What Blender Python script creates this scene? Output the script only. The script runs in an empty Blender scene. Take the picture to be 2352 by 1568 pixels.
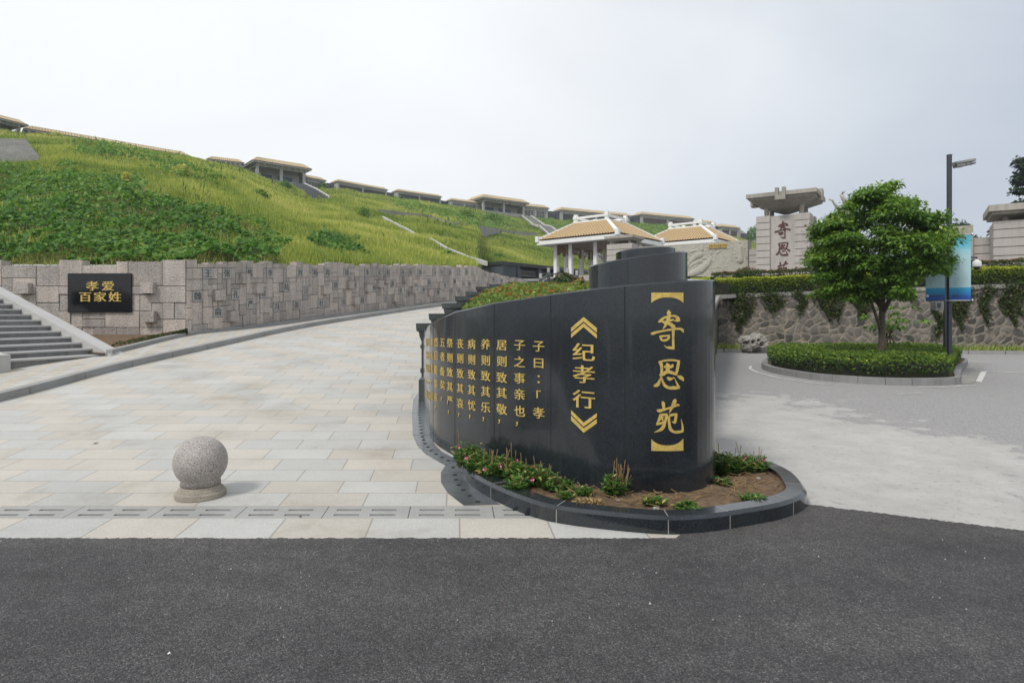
import bpy, bmesh, math, random
import numpy as np
from mathutils import Vector, Matrix
random.seed(7); rng = np.random.default_rng(7)
S = bpy.context.scene; COL = S.collection
R = math.radians; PI = math.pi

# ------------------------------------------------------------------ camera, sky, sun, exposure
F = 1400.0; CX = 1176.0; HY = 724.0; EYE = 1.5          # readings of the photo: focal, centre, horizon (2352 px wide), eye height
cam = bpy.data.cameras.new('camera'); co = bpy.data.objects.new('camera', cam); COL.objects.link(co)
co.location = (0, 0, EYE); co.rotation_euler = (R(90), 0, 0)
cam.sensor_width = 36.0; cam.lens = F/2352*36.0
cam.shift_y = -(784-HY)/2352.0
cam.clip_start = 0.05; cam.clip_end = 6000
S.camera = co
SUN_EL, SUN_AZ = 50.0, -138.0                            # degrees; azimuth from +Y towards +X
w = bpy.data.worlds.new('World'); S.world = w; w.use_nodes = True
wn = w.node_tree.nodes; wl = w.node_tree.links
bg = wn['Background']; bg.inputs['Strength'].default_value = 0.1
sky = wn.new('ShaderNodeTexSky'); sky.sky_type = 'NISHITA'; sky.sun_disc = False
sky.sun_elevation = R(SUN_EL); sky.sun_rotation = R(SUN_AZ); sky.air_density = 1.0; sky.dust_density = 3.0
tc = wn.new('ShaderNodeTexCoord')
dt = wn.new('ShaderNodeVectorMath'); dt.operation = 'DOT_PRODUCT'; dt.inputs[1].default_value = Vector((-.50, .62, .60)).normalized()
wl.new(tc.outputs['Generated'], dt.inputs[0])
nz = wn.new('ShaderNodeTexNoise'); nz.inputs['Scale'].default_value = 1.6; nz.inputs['Detail'].default_value = 5; nz.inputs['Roughness'].default_value = .5
nz.inputs['Distortion'].default_value = .6
mp = wn.new('ShaderNodeMapping'); mp.inputs['Scale'].default_value = (1, 1, 2.2)
wl.new(tc.outputs['Generated'], mp.inputs[0]); wl.new(mp.outputs[0], nz.inputs['Vector'])
ma = wn.new('ShaderNodeMath'); ma.operation = 'MULTIPLY_ADD'; ma.inputs[1].default_value = .30
hf = wn.new('ShaderNodeMath'); hf.operation = 'MULTIPLY_ADD'; hf.inputs[1].default_value = .5; hf.inputs[2].default_value = .35; wl.new(dt.outputs['Value'], hf.inputs[0])
wl.new(nz.outputs[0], ma.inputs[0]); wl.new(hf.outputs[0], ma.inputs[2])
cr = wn.new('ShaderNodeValToRGB'); cr.color_ramp.interpolation = 'B_SPLINE'
els = cr.color_ramp.elements
els[0].position = .36; els[0].color = (.86, .88, .90, 1)
els[1].position = 1.0; els[1].color = (.90, .92, .94, 1)
for p_, c_ in ((.50, (.62, .67, .72)), (.62, (.46, .51, .59)), (.70, (.50, .55, .62)), (.80, (.66, .70, .74)), (.90, (.82, .84, .865))):
    e = els.new(p_); e.color = (*c_, 1)
wl.new(ma.outputs[0], cr.inputs[0])
cs = wn.new('ShaderNodeVectorMath'); cs.operation = 'SCALE'; cs.inputs['Scale'].default_value = 8.8
wl.new(cr.outputs[0], cs.inputs[0])
mx = wn.new('ShaderNodeMix'); mx.data_type = 'RGBA'; mx.inputs[0].default_value = .93     # thin cloud in front of the clear sky
wl.new(sky.outputs[0], mx.inputs[6]); wl.new(cs.outputs[0], mx.inputs[7]); wl.new(mx.outputs[2], bg.inputs['Color'])
sd = bpy.data.lights.new('sun', 'SUN'); sd.energy = 1.8; sd.angle = R(12); sd.color = (1, .96, .90)
so = bpy.data.objects.new('sun', sd); COL.objects.link(so)
tosun = Vector((math.sin(R(SUN_AZ))*math.cos(R(SUN_EL)), math.cos(R(SUN_AZ))*math.cos(R(SUN_EL)), math.sin(R(SUN_EL))))
so.rotation_euler = tosun.to_track_quat('Z', 'Y').to_euler(); so.location = (0, 0, 60)
S.view_settings.view_transform = 'Standard'; S.view_settings.look = 'None'; S.view_settings.gamma = 1
S.view_settings.exposure = 0.46
S.cycles.max_bounces = 6; S.cycles.transparent_max_bounces = 4

def P(px, py, d): return Vector(((px-CX)*d/F, d, EYE-(py-HY)*d/F))
def XY(px, d): return ((px-CX)*d/F, d)

# ------------------------------------------------------------------ object helpers
W = {}
def tag(o, label=None, cat=None, group=None, kind=None):
    if label: o['label'] = label
    if cat: o['category'] = cat
    if group: o['group'] = group
    if kind: o['kind'] = kind
    return o
def thing(name, loc, label, cat, group=None):
    o = bpy.data.objects.new(name, None); COL.objects.link(o); o.location = loc; o.empty_display_size = .2
    W[o.name] = Vector(loc); return tag(o, label, cat, group)
def link_mesh(name, me, mat, parent=None, smooth=False):
    o = bpy.data.objects.new(name, me); COL.objects.link(o)
    if mat is not None:
        for m in (mat if isinstance(mat, (list, tuple)) else [mat]): me.materials.append(m)
    off = Vector((0, 0, 0))
    if parent is not None:
        off = W.get(parent.name, off); o.parent = parent
        if off.length > 0: me.transform(Matrix.Translation(-off))
    W[o.name] = off
    if smooth: me.polygons.foreach_set('use_smooth', [True]*len(me.polygons))
    return o
class MB:
    def __init__(s): s.v = []; s.f = []; s.M = Matrix(); s.mi = []; s.cur = 0
    def at(s, loc=(0, 0, 0), rz=0, M=None):
        s.M = M if M is not None else Matrix.Translation(Vector(loc)) @ Matrix.Rotation(rz, 4, 'Z'); return s
    def add(s, vs, fs):
        b = len(s.v); s.v += [tuple(s.M @ Vector(p)) for p in vs]
        s.f += [tuple(b+i for i in f) for f in fs]; s.mi += [s.cur]*len(fs); return s
    def box(s, x0, x1, y0, y1, z0, z1):
        return s.hexa([(x0, y0, z0), (x1, y0, z0), (x1, y1, z0), (x0, y1, z0), (x0, y0, z1), (x1, y0, z1), (x1, y1, z1), (x0, y1, z1)])
    def hexa(s, p):
        return s.add(p, [(3, 2, 1, 0), (4, 5, 6, 7), (0, 1, 5, 4), (1, 2, 6, 5), (2, 3, 7, 6), (3, 0, 4, 7)])
    def frus(s, h0, h1, z0, z1, cx=0, cy=0, k0=None, k1=None):
        k0 = k0 or h0; k1 = k1 or h1
        return s.hexa([(cx-h0, cy-k0, z0), (cx+h0, cy-k0, z0), (cx+h0, cy+k0, z0), (cx-h0, cy+k0, z0),
                       (cx-h1, cy-k1, z1), (cx+h1, cy-k1, z1), (cx+h1, cy+k1, z1), (cx-h1, cy+k1, z1)])
    def prism(s, poly, z0, z1):
        n = len(poly); zz0 = z0 if isinstance(z0, (list, tuple)) else [z0]*n; zz1 = z1 if isinstance(z1, (list, tuple)) else [z1]*n
        vs = [(p[0], p[1], zz0[i]) for i, p in enumerate(poly)]+[(p[0], p[1], zz1[i]) for i, p in enumerate(poly)]
        return s.add(vs, [tuple(range(n-1, -1, -1)), tuple(range(n, 2*n))]+[(i, (i+1) % n, n+(i+1) % n, n+i) for i in range(n)])
    def lathe(s, prof, n=24, cx=0, cy=0, sq=0):
        vs = []
        for r, z in prof:
            for k in range(n):
                a = 2*PI*k/n; vs.append((cx+r*math.cos(a), cy+r*math.sin(a), z))
        fs = [(i*n+k, i*n+(k+1) % n, (i+1)*n+(k+1) % n, (i+1)*n+k) for i in range(len(prof)-1) for k in range(n)]
        fs += [tuple(range(n-1, -1, -1)), tuple(range((len(prof)-1)*n, len(prof)*n))]
        return s.add(vs, fs)
    def tube(s, pts, rad, n=8):
        pts = [Vector(p) for p in pts]; rad = rad if isinstance(rad, (list, tuple)) else [rad]*len(pts); vs = []
        for i, p in enumerate(pts):
            d = (pts[min(i+1, len(pts)-1)]-pts[max(i-1, 0)]); d = d.normalized() if d.length > 1e-9 else Vector((0, 0, 1))
            u = d.cross(Vector((0, 0, 1)) if abs(d.z) < .95 else Vector((1, 0, 0))).normalized(); v = d.cross(u)
            for k in range(n):
                a = 2*PI*k/n; vs.append(tuple(p+(u*math.cos(a)+v*math.sin(a))*rad[i]))
        fs = [(i*n+k, i*n+(k+1) % n, (i+1)*n+(k+1) % n, (i+1)*n+k) for i in range(len(pts)-1) for k in range(n)]
        fs += [tuple(range(n-1, -1, -1)), tuple(range((len(pts)-1)*n, len(pts)*n))]
        return s.add(vs, fs)
    def grid(s, fn, nu, nv):
        vs = [tuple(fn(i/nu, j/nv)) for j in range(nv+1) for i in range(nu+1)]
        return s.add(vs, [(j*(nu+1)+i, j*(nu+1)+i+1, (j+1)*(nu+1)+i+1, (j+1)*(nu+1)+i) for j in range(nv) for i in range(nu)])
    def build(s, name, mat, parent=None, smooth=False, bevel=0, fix=True):
        me = bpy.data.meshes.new(name); me.from_pydata(s.v, [], s.f)
        if any(s.mi): me.polygons.foreach_set('material_index', s.mi)
        if fix or bevel:
            bm = bmesh.new(); bm.from_mesh(me)
            bmesh.ops.recalc_face_normals(bm, faces=bm.faces)
            if bevel:
                ed = [e for e in bm.edges if len(e.link_faces) == 2 and e.calc_face_angle(0) > .6]
                bmesh.ops.bevel(bm, geom=ed, offset=bevel, segments=1, affect='EDGES', profile=.5, clamp_overlap=True)
            bm.to_mesh(me); bm.free()
        me.update(); return link_mesh(name, me, mat, parent, smooth)
def np_mesh(name, V, n, var, mat, parent=None):
    """V: (k*n,3) vertices, polygons of n verts each; var: (k,) value per polygon"""
    V = np.asarray(V, np.float32); k = len(V)//n
    me = bpy.data.meshes.new(name); me.vertices.add(len(V)); me.vertices.foreach_set('co', V.ravel())
    me.loops.add(k*n); me.loops.foreach_set('vertex_index', np.arange(k*n, dtype=np.int32))
    me.polygons.add(k); me.polygons.foreach_set('loop_start', np.arange(0, k*n, n, dtype=np.int32))
    a = me.attributes.new('var', 'FLOAT', 'POINT'); a.data.foreach_set('value', np.repeat(np.asarray(var, np.float32), n))
    me.update(); return link_mesh(name, me, mat, parent)
def copy_tree(o, parent=None):
    c = o.copy(); COL.objects.link(c); c.parent = parent; W[c.name] = W.get(o.name, Vector()).copy()
    for ch in list(o.children): copy_tree(ch, c)
    return c

# ------------------------------------------------------------------ materials
def nmat(name):
    m = bpy.data.materials.new(name); m.use_nodes = True; nt = m.node_tree
    return m, nt.nodes, nt.links, nt.nodes['Principled BSDF']
def ramp(n, stops):
    r = n.new('ShaderNodeValToRGB'); e = r.color_ramp.elements
    while len(e) > 1: e.remove(e[-1])
    e[0].position = stops[0][0]; e[0].color = (*stops[0][1], 1)
    for p, c in stops[1:]: x = e.new(p); x.color = (*c, 1)
    return r
def noise(n, l, src, scale, detail=4, rough=.55, dist=0):
    t = n.new('ShaderNodeTexNoise'); t.inputs['Scale'].default_value = scale; t.inputs['Detail'].default_value = detail
    t.inputs['Roughness'].default_value = rough; t.inputs['Distortion'].default_value = dist
    if src is not None: l.new(src, t.inputs['Vector'])
    return t
def mul(c, k): return tuple(x*k for x in c)
def mixc(n, l, fac, a, b, mode='MIX'):
    m = n.new('ShaderNodeMix'); m.data_type = 'RGBA'; m.blend_type = mode
    for i, v in ((0, fac), (6, a), (7, b)):
        if isinstance(v, (int, float)): m.inputs[i].default_value = v
        elif isinstance(v, tuple): m.inputs[i].default_value = (*v, 1)
        else: l.new(v, m.inputs[i])
    return m.outputs[2]
def mth(n, l, op, a, b=None, c=None):
    m = n.new('ShaderNodeMath'); m.operation = op
    for i, v in enumerate((a, b, c)):
        if v is None: continue
        if isinstance(v, (int, float)): m.inputs[i].default_value = v
        else: l.new(v, m.inputs[i])
    return m.outputs[0]
def bump(n, l, b, h, strength, dist=.01):
    x = n.new('ShaderNodeBump'); x.inputs['Strength'].default_value = strength; x.inputs['Distance'].default_value = dist
    l.new(h, x.inputs['Height']); l.new(x.outputs[0], b.inputs['Normal'])
def stone(name, base, var=.25, scale=1.5, grain=120, gvar=.25, rough=.75, bmp=.3, bdist=.004, tint=None, spec=.5, metal=0, attr=0, streak=0):
    """general mineral/painted surface: large stains + fine grain + bump; attr>0 adds the per-piece tone stored on the mesh"""
    m, n, l, b = nmat(name); pos = n.new('ShaderNodeNewGeometry').outputs['Position']
    a = noise(n, l, pos, scale, 5, .6); r1 = ramp(n, [(.3, mul(base, 1-var)), (.55, base), (.75, tuple(min(1, x*(1+var*.6)) for x in (tint or base)))]); l.new(a.outputs[0], r1.inputs[0])
    g = noise(n, l, pos, grain, 2, .7); r2 = ramp(n, [(.35, (1-gvar,)*3), (.5, (1, 1, 1)), (.7, (1+gvar*.6,)*3)]); l.new(g.outputs[0], r2.inputs[0])
    c = mixc(n, l, 1.0, r1.outputs[0], r2.outputs[0], 'MULTIPLY')
    if streak:
        mpn = n.new('ShaderNodeMapping'); mpn.inputs['Scale'].default_value = (3, 3, .25); l.new(pos, mpn.inputs[0])
        st = noise(n, l, mpn.outputs[0], 2.2, 4, .6); r3 = ramp(n, [(.45, (1, 1, 1)), (.72, (1-streak,)*3)]); l.new(st.outputs[0], r3.inputs[0])
        c = mixc(n, l, 1.0, c, r3.outputs[0], 'MULTIPLY')
    if attr:
        at = n.new('ShaderNodeAttribute'); at.attribute_name = 'var'; r4 = ramp(n, [(0, (1-attr,)*3), (.5, (1, 1, 1)), (1, (1+attr*.7, 1+attr*.55, 1+attr*.4))]); l.new(at.outputs['Fac'], r4.inputs[0])
        c = mixc(n, l, 1.0, c, r4.outputs[0], 'MULTIPLY')
    l.new(c, b.inputs['Base Color']); b.inputs['Roughness'].default_value = rough; b.inputs['Metallic'].default_value = metal
    b.inputs['Specular IOR Level'].default_value = spec
    if bmp: bump(n, l, b, g.outputs[0], bmp, bdist)
    return m
def leafmat(name, stops, rough=.5, trans=.35, spec=.35):
    m, n, l, b = nmat(name); at = n.new('ShaderNodeAttribute'); at.attribute_name = 'var'
    r = ramp(n, stops); l.new(at.outputs['Fac'], r.inputs[0]); l.new(r.outputs[0], b.inputs['Base Color'])
    b.inputs['Roughness'].default_value = rough; b.inputs['Specular IOR Level'].default_value = spec
    t = n.new('ShaderNodeBsdfTranslucent'); l.new(mixc(n, l, 1.0, r.outputs[0], (1.15, 1.2, .6), 'MULTIPLY'), t.inputs['Color'])
    x = n.new('ShaderNodeMixShader'); x.inputs[0].default_value = trans
    l.new(b.outputs[0], x.inputs[1]); l.new(t.outputs[0], x.inputs[2]); l.new(x.outputs[0], n['Material Output'].inputs['Surface'])
    return m

def asphalt_mat():
    m, n, l, b = nmat('asphalt'); pos = n.new('ShaderNodeNewGeometry').outputs['Position']
    v = n.new('ShaderNodeTexVoronoi'); v.inputs['Scale'].default_value = 150; l.new(pos, v.inputs['Vector'])
    r = ramp(n, [(0, (.018, .018, .020)), (.45, (.051, .050, .052)), (.8, (.103, .101, .100)), (1, (.215, .21, .205))]); l.new(v.outputs['Color'], r.inputs[0])
    a = noise(n, l, pos, .8, 5, .6); r2 = ramp(n, [(.3, (.70,)*3), (.5, (1,)*3), (.7, (1.28, 1.25, 1.21))]); l.new(a.outputs[0], r2.inputs[0])
    a3 = noise(n, l, pos, 7, 3, .6); r3 = ramp(n, [(.35, (.85,)*3), (.7, (1.12,)*3)]); l.new(a3.outputs[0], r3.inputs[0])
    c = mixc(n, l, 1, r.outputs[0], r2.outputs[0], 'MULTIPLY'); c = mixc(n, l, 1, c, r3.outputs[0], 'MULTIPLY')
    mpw = n.new('ShaderNodeMapping'); mpw.inputs['Scale'].default_value = (.22, 1.1, 1); l.new(pos, mpw.inputs[0]); w1 = noise(n, l, mpw.outputs[0], .9, 5, .6, .4); rw1 = ramp(n, [(.35, (.80, .80, .81)), (.5, (1, 1, 1)), (.68, (1.32, 1.29, 1.25))]); l.new(w1.outputs[0], rw1.inputs[0]); c = mixc(n, l, 1, c, rw1.outputs[0], 'MULTIPLY')
    sp = n.new('ShaderNodeSeparateXYZ'); l.new(pos, sp.inputs[0]); ed_ = mth(n, l, 'MULTIPLY_ADD', a3.outputs[0], .35, mth(n, l, 'MULTIPLY_ADD', sp.outputs[1], 1.6, -6.30)); re_ = ramp(n, [(.22, (0, 0, 0)), (.62, (1, 1, 1))]); l.new(ed_, re_.inputs[0]); gd = noise(n, l, pos, 60, 3, .8); rg = ramp(n, [(.42, (0, 0, 0)), (.62, (1, 1, 1))]); l.new(gd.outputs[0], rg.inputs[0])
    c = mixc(n, l, mth(n, l, 'MULTIPLY', mth(n, l, 'MULTIPLY', re_.outputs[0], rg.outputs[0]), .38), c, (.19, .17, .145)); l.new(c, b.inputs['Base Color'])
    b.inputs['Roughness'].default_value = .82
    hsum = mth(n, l, 'MULTIPLY_ADD', v.outputs['Distance'], -1.0, 1.0); g = noise(n, l, pos, 45, 3)
    bump(n, l, b, mth(n, l, 'ADD', hsum, g.outputs[0]), .9, .008); return m
def forecourt_mat():
    m, n, l, b = nmat('forecourt'); pos = n.new('ShaderNodeNewGeometry').outputs['Position']
    v = n.new('ShaderNodeTexVoronoi'); v.inputs['Scale'].default_value = 90; l.new(pos, v.inputs['Vector'])
    r = ramp(n, [(0, (.19, .185, .18)), (.6, (.285, .277, .272)), (1, (.40, .39, .375))]); l.new(v.outputs['Color'], r.inputs[0])
    big = noise(n, l, pos, .42, 7, .66, .4)
    # washed-out cement film round the planter, breaking up into flakes
    sp = n.new('ShaderNodeSeparateXYZ'); l.new(pos, sp.inputs[0])
    dx = mth(n, l, 'MULTIPLY', mth(n, l, 'SUBTRACT', sp.outputs[0], 3.2), .42); dy = mth(n, l, 'MULTIPLY', mth(n, l, 'SUBTRACT', sp.outputs[1], 7.6), .30)
    dd = mth(n, l, 'SQRT', mth(n, l, 'ADD', mth(n, l, 'MULTIPLY', dx, dx), mth(n, l, 'MULTIPLY', dy, dy)))
    f = mth(n, l, 'ADD', mth(n, l, 'MULTIPLY_ADD', dd, -.36, .44), big.outputs[0])
    fl = noise(n, l, pos, 2.6, 9, .78, .5)
    f = mth(n, l, 'ADD', f, mth(n, l, 'MULTIPLY_ADD', fl.outputs[0], .9, -.45))
    rr = ramp(n, [(.50, (0, 0, 0)), (.54, (.75, .75, .75)), (.8, (1, 1, 1))]); l.new(f, rr.inputs[0])
    film = noise(n, l, pos, 2.2, 6, .6); r5 = ramp(n, [(.3, (.37, .36, .335)), (.7, (.48, .47, .445))]); l.new(film.outputs[0], r5.inputs[0])
    c = mixc(n, l, mth(n, l, 'MULTIPLY', rr.outputs[0], .88), r.outputs[0], r5.outputs[0])
    sc = noise(n, l, pos, 14, 4, .75); r6 = ramp(n, [(.56, (1, 1, 1)), (.70, (.66, .65, .64))]); l.new(sc.outputs[0], r6.inputs[0])
    c = mixc(n, l, 1, c, r6.outputs[0], 'MULTIPLY'); l.new(c, b.inputs['Base Color']); b.inputs['Roughness'].default_value = .85
    bump(n, l, b, v.outputs['Distance'], .4, .004); return m
def paving_mat(name, rowh, leng, shear, c1, c2, off=.5, y0=4.786, x0=0.0, joint=.003, rot=0):
    """slabs in running bond laid out in metres on the ground: two alternating stone colours, each slab a little different"""
    m, n, l, b = nmat(name); pos = n.new('ShaderNodeNewGeometry').outputs['Position']
    if rot:
        vr = n.new('ShaderNodeVectorRotate'); vr.rotation_type = 'Z_AXIS'; vr.inputs['Angle'].default_value = rot; l.new(pos, vr.inputs['Vector']); src = vr.outputs[0]
    else: src = pos
    sp = n.new('ShaderNodeSeparateXYZ'); l.new(src, sp.inputs[0])
    ry = mth(n, l, 'DIVIDE', mth(n, l, 'SUBTRACT', sp.outputs[1], y0), rowh); row = mth(n, l, 'FLOOR', ry); fy = mth(n, l, 'SUBTRACT', ry, row)
    xs = mth(n, l, 'SUBTRACT', mth(n, l, 'MULTIPLY_ADD', sp.outputs[1], shear, sp.outputs[0]), x0)
    wn1 = n.new('ShaderNodeTexWhiteNoise'); wn1.noise_dimensions = '1D'; l.new(row, wn1.inputs['W'])
    rx = mth(n, l, 'ADD', mth(n, l, 'DIVIDE', xs, leng), mth(n, l, 'ADD', mth(n, l, 'MULTIPLY', row, off), mth(n, l, 'MULTIPLY', wn1.outputs['Value'], .22)))
    colm = mth(n, l, 'FLOOR', rx); fx = mth(n, l, 'SUBTRACT', rx, colm)
    cb = n.new('ShaderNodeCombineXYZ'); l.new(colm, cb.inputs[0]); l.new(row, cb.inputs[1])
    wn2 = n.new('ShaderNodeTexWhiteNoise'); wn2.noise_dimensions = '2D'; l.new(cb.outputs[0], wn2.inputs['Vector'])
    par = mth(n, l, 'MODULO', mth(n, l, 'ABSOLUTE', colm), 2.0)
    par = mth(n, l, 'ABSOLUTE', mth(n, l, 'SUBTRACT', par, mth(n, l, 'LESS_THAN', wn2.outputs['Value'], .10)))
    c = mixc(n, l, par, c1, c2)
    sep = n.new('ShaderNodeSeparateColor'); l.new(wn2.outputs['Color'], sep.inputs[0])
    t = ramp(n, [(0, (.93, .93, .925)), (1, (1.05, 1.045, 1.04))]); l.new(sep.outputs[1], t.inputs[0]); c = mixc(n, l, 1, c, t.outputs[0], 'MULTIPLY')
    g = noise(n, l, pos, 130, 2, .7); r2 = ramp(n, [(.35, (.84,)*3), (.65, (1.12,)*3)]); l.new(g.outputs[0], r2.inputs[0]); c = mixc(n, l, 1, c, r2.outputs[0], 'MULTIPLY')
    st = noise(n, l, pos, 1.1, 8, .68, .3); r3 = ramp(n, [(.32, (.80, .775, .73)), (.46, (.97, .965, .955)), (.6, (1.03, 1.03, 1.025)), (.78, (1.09, 1.08, 1.06))]); l.new(st.outputs[0], r3.inputs[0]); c = mixc(n, l, 1, c, r3.outputs[0], 'MULTIPLY')
    jx = mth(n, l, 'MULTIPLY', mth(n, l, 'MINIMUM', fx, mth(n, l, 'SUBTRACT', 1.0, fx)), leng); jy = mth(n, l, 'MULTIPLY', mth(n, l, 'MINIMUM', fy, mth(n, l, 'SUBTRACT', 1.0, fy)), rowh)
    jd = mth(n, l, 'MINIMUM', jx, jy); jm = ramp(n, [(0, (0, 0, 0)), (joint, (0, 0, 0)), (joint*2.0, (1, 1, 1))]); l.new(jd, jm.inputs[0])
    c = mixc(n, l, jm.outputs[0], (.24, .22, .19), c); l.new(c, b.inputs['Base Color']); b.inputs['Roughness'].default_value = .7
    bump(n, l, b, mth(n, l, 'MULTIPLY_ADD', g.outputs[0], .2, jm.outputs[0]), .35, .003); return m
def darkgranite(name, base=(.015, .019, .023), rough=.22, grain=260, streaks=True):
    m, n, l, b = nmat(name); pos = n.new('ShaderNodeNewGeometry').outputs['Position']
    v = n.new('ShaderNodeTexVoronoi'); v.inputs['Scale'].default_value = grain; l.new(pos, v.inputs['Vector'])
    r = ramp(n, [(0, mul(base, .65)), (.6, base), (.88, mul(base, 1.9)), (1, mul(base, 4.2))]); l.new(v.outputs['Color'], r.inputs[0])
    a = noise(n, l, pos, 1.6, 5, .6, .5); r2 = ramp(n, [(.32, (.62, .62, .66)), (.5, (1, 1, 1)), (.72, (1.35, 1.4, 1.38))]); l.new(a.outputs[0], r2.inputs[0])
    c = mixc(n, l, 1, r.outputs[0], r2.outputs[0], 'MULTIPLY')
    if streaks:
        mpn = n.new('ShaderNodeMapping'); mpn.inputs['Scale'].default_value = (7, 7, .5); l.new(pos, mpn.inputs[0])
        st = noise(n, l, mpn.outputs[0], 1.6, 4, .6, .2); r3 = ramp(n, [(.58, (0, 0, 0)), (.78, (1, 1, 1))]); l.new(st.outputs[0], r3.inputs[0])
        c = mixc(n, l, mth(n, l, 'MULTIPLY', r3.outputs[0], .22), c, (.10, .11, .115))
        l.new(mth(n, l, 'MULTIPLY_ADD', a.outputs[0], .22, rough-.08), b.inputs['Roughness'])
    else: b.inputs['Roughness'].default_value = rough
    l.new(c, b.inputs['Base Color']); b.inputs['Specular IOR Level'].default_value = .5
    if streaks: b.inputs['Coat Weight'].default_value = .38; b.inputs['Coat Roughness'].default_value = .05
    return m
def hill_mat():
    m, n, l, b = nmat('hill_soil'); pos = n.new('ShaderNodeNewGeometry').outputs['Position']
    a = noise(n, l, pos, .35, 8, .7); r = ramp(n, [(.3, (.09, .125, .028)), (.5, (.18, .21, .045)), (.68, (.27, .27, .07))]); l.new(a.outputs[0], r.inputs[0])
    g = noise(n, l, pos, 6, 4, .7); r2 = ramp(n, [(.3, (.55,)*3), (.7, (1.25,)*3)]); l.new(g.outputs[0], r2.inputs[0])
    l.new(mixc(n, l, 1, r.outputs[0], r2.outputs[0], 'MULTIPLY'), b.inputs['Base Color']); b.inputs['Roughness'].default_value = .95
    bump(n, l, b, g.outputs[0], 1, .3); return m
def soil_mat():
    m, n, l, b = nmat('soil'); pos = n.new('ShaderNodeNewGeometry').outputs['Position']
    a = noise(n, l, pos, 16, 7, .72); r = ramp(n, [(.3, (.07, .042, .022)), (.5, (.15, .095, .052)), (.7, (.24, .165, .10))]); l.new(a.outputs[0], r.inputs[0])
    l.new(r.outputs[0], b.inputs['Base Color']); b.inputs['Roughness'].default_value = .95; bump(n, l, b, a.outputs[0], 1, .03); return m

m_asphalt = asphalt_mat(); m_fore = forecourt_mat()
m_pave = paving_mat('ramp_paving', .35, .66, .09, (.470, .440, .392), (.444, .441, .425))
m_front = paving_mat('border_paving', .42, .64, .09, (.474, .445, .396), (.448, .446, .432), y0=4.086, off=0, x0=.1)
m_walkp = paving_mat('sidewalk_paving', .20, .21, .0, (.46, .42, .36), (.45, .44, .42), y0=0, joint=.003, rot=.12)
m_kerb = stone('kerb_granite', (.29, .29, .285), .18, 1.2, 160, .3, .7)
m_grate = stone('drain_granite', (.33, .33, .315), .14, 2.5, 150, .2, .65)
m_black = darkgranite('black_granite', rough=.16); m_black2 = darkgranite('honed_black_granite', (.046, .054, .056), .34)
m_dark2 = darkgranite('strip_granite', (.095, .105, .115), .3, streaks=True)
m_gold = stone('gold_leaf', (.72, .52, .14), .2, 24, 160, .32, .40, .8, .004, spec=.7, metal=.4)
m_ball = stone('ball_granite', (.37, .34, .315), .12, 6, 140, .85, .55, .2, .002)
m_soil = soil_mat(); m_hill = hill_mat()
m_wallst = stone('split_granite', (.47, .425, .39), 22e-2, 1.1, 24, .24, .88, 1.0, .03, tint=(.50, .425, .375), attr=.26, streak=.22)
m_panel = stone('surname_granite', (.37, .36, .345), .12, 2, 90, .18, .75, .4, .004)
m_engr = stone('engraving_grey', (.085, .083, .08), .2, 8, 90, .2, .85)
m_white = stone('white_paint', (.80, .80, .79), .06, .8, 30, .05, .6, .05, streak=.06)
m_tile = leafmat('glazed_tile', [(0, (.13, .065, .025)), (.35, (.34, .225, .10)), (.7, (.52, .38, .20)), (1, (.64, .50, .29))], .4, 0, .4)
m_tilef = leafmat('weathered_tile', [(0, (.16, .10, .05)), (.5, (.46, .36, .20)), (1, (.66, .54, .34))], .5, 0, .4)
m_ridgef = stone('ridge_tile', (.52, .42, .27), .2, 1, 3, .2, .5, 0)
m_conc = stone('grey_concrete', (.42, .415, .40), .16, .7, 18, .12, .85, .2, streak=.22)
m_pale = stone('pale_granite', (.44, .405, .375), .1, .9, 60, .14, .75, .2, streak=.14)
m_roofst = stone('weathered_granite', (.38, .35, .305), .25, .7, 50, .18, .8, .2, streak=.3)
m_relief = stone('relief_sandstone', (.40, .385, .325), .14, .8, 26, .14, .85, .5, .01, streak=.12)
m_redlet = stone('red_lacquer', (.085, .022, .022), .1, 6, 40, .1, .5, 0)
m_wood = stone('lattice_wood', (.15, .050, .020), .15, 5, 40, .15, .5, 0)
m_steel = stone('grey_post_paint', (.040, .045, .060), .1, 3, 60, .06, .4, .05)
m_lampg = stone('lamp_grey', (.20, .20, .20), .12, 8, 60, .1, .45, .05)
m_chrome = stone('chrome', (.7, .7, .7), .05, 5, 30, .05, .2, 0, metal=1)
m_glassd = stone('dark_panel', (.016, .021, .028), .3, .8, 12, .2, .25, 0)
m_redpan = stone('red_panel', (.065, .022, .022), .15, 1, 14, .1, .35, 0)
m_blue = stone('blue_mural', (.03, .08, .17), .35, .4, 2, .3, .4, 0)
m_bark = stone('bark', (.115, .085, .062), .3, 9, 40, .4, .9, 1, .03)
m_cop = stone('coping_concrete', (.30, .29, .265), .2, .9, 20, .14, .85, .3, streak=.25)
m_rub = stone('rubble_wall', (.175, .16, .142), .32, 2.2, 26, .3, .9, .9, .02, tint=(.235, .20, .16), attr=.62)
m_rock = stone('scholar_rock', (.33, .315, .285), .35, 3.5, 30, .3, .9, .8, .02)
m_hole = stone('dark_hole', (.008, .008, .009), .1, 5, 30, .1, .9, 0)
m_plaque = stone('black_plaque', (.006, .007, .009), .1, 3, 90, .1, .12, 0)
m_line = stone('road_paint', (.62, .61, .58), .3, 3, 40, .4, .8, .2)
m_dry = leafmat('dry_stems', [(0, (.20, .12, .05)), (1, (.42, .30, .15))], .7, .2)
g_grass = leafmat('grass_blades', [(0, (.10, .18, .045)), (.35, (.255, .33, .07)), (.6, (.42, .455, .11)), (.85, (.57, .56, .18)), (1, (.66, .58, .29))], .55, .42)
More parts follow.
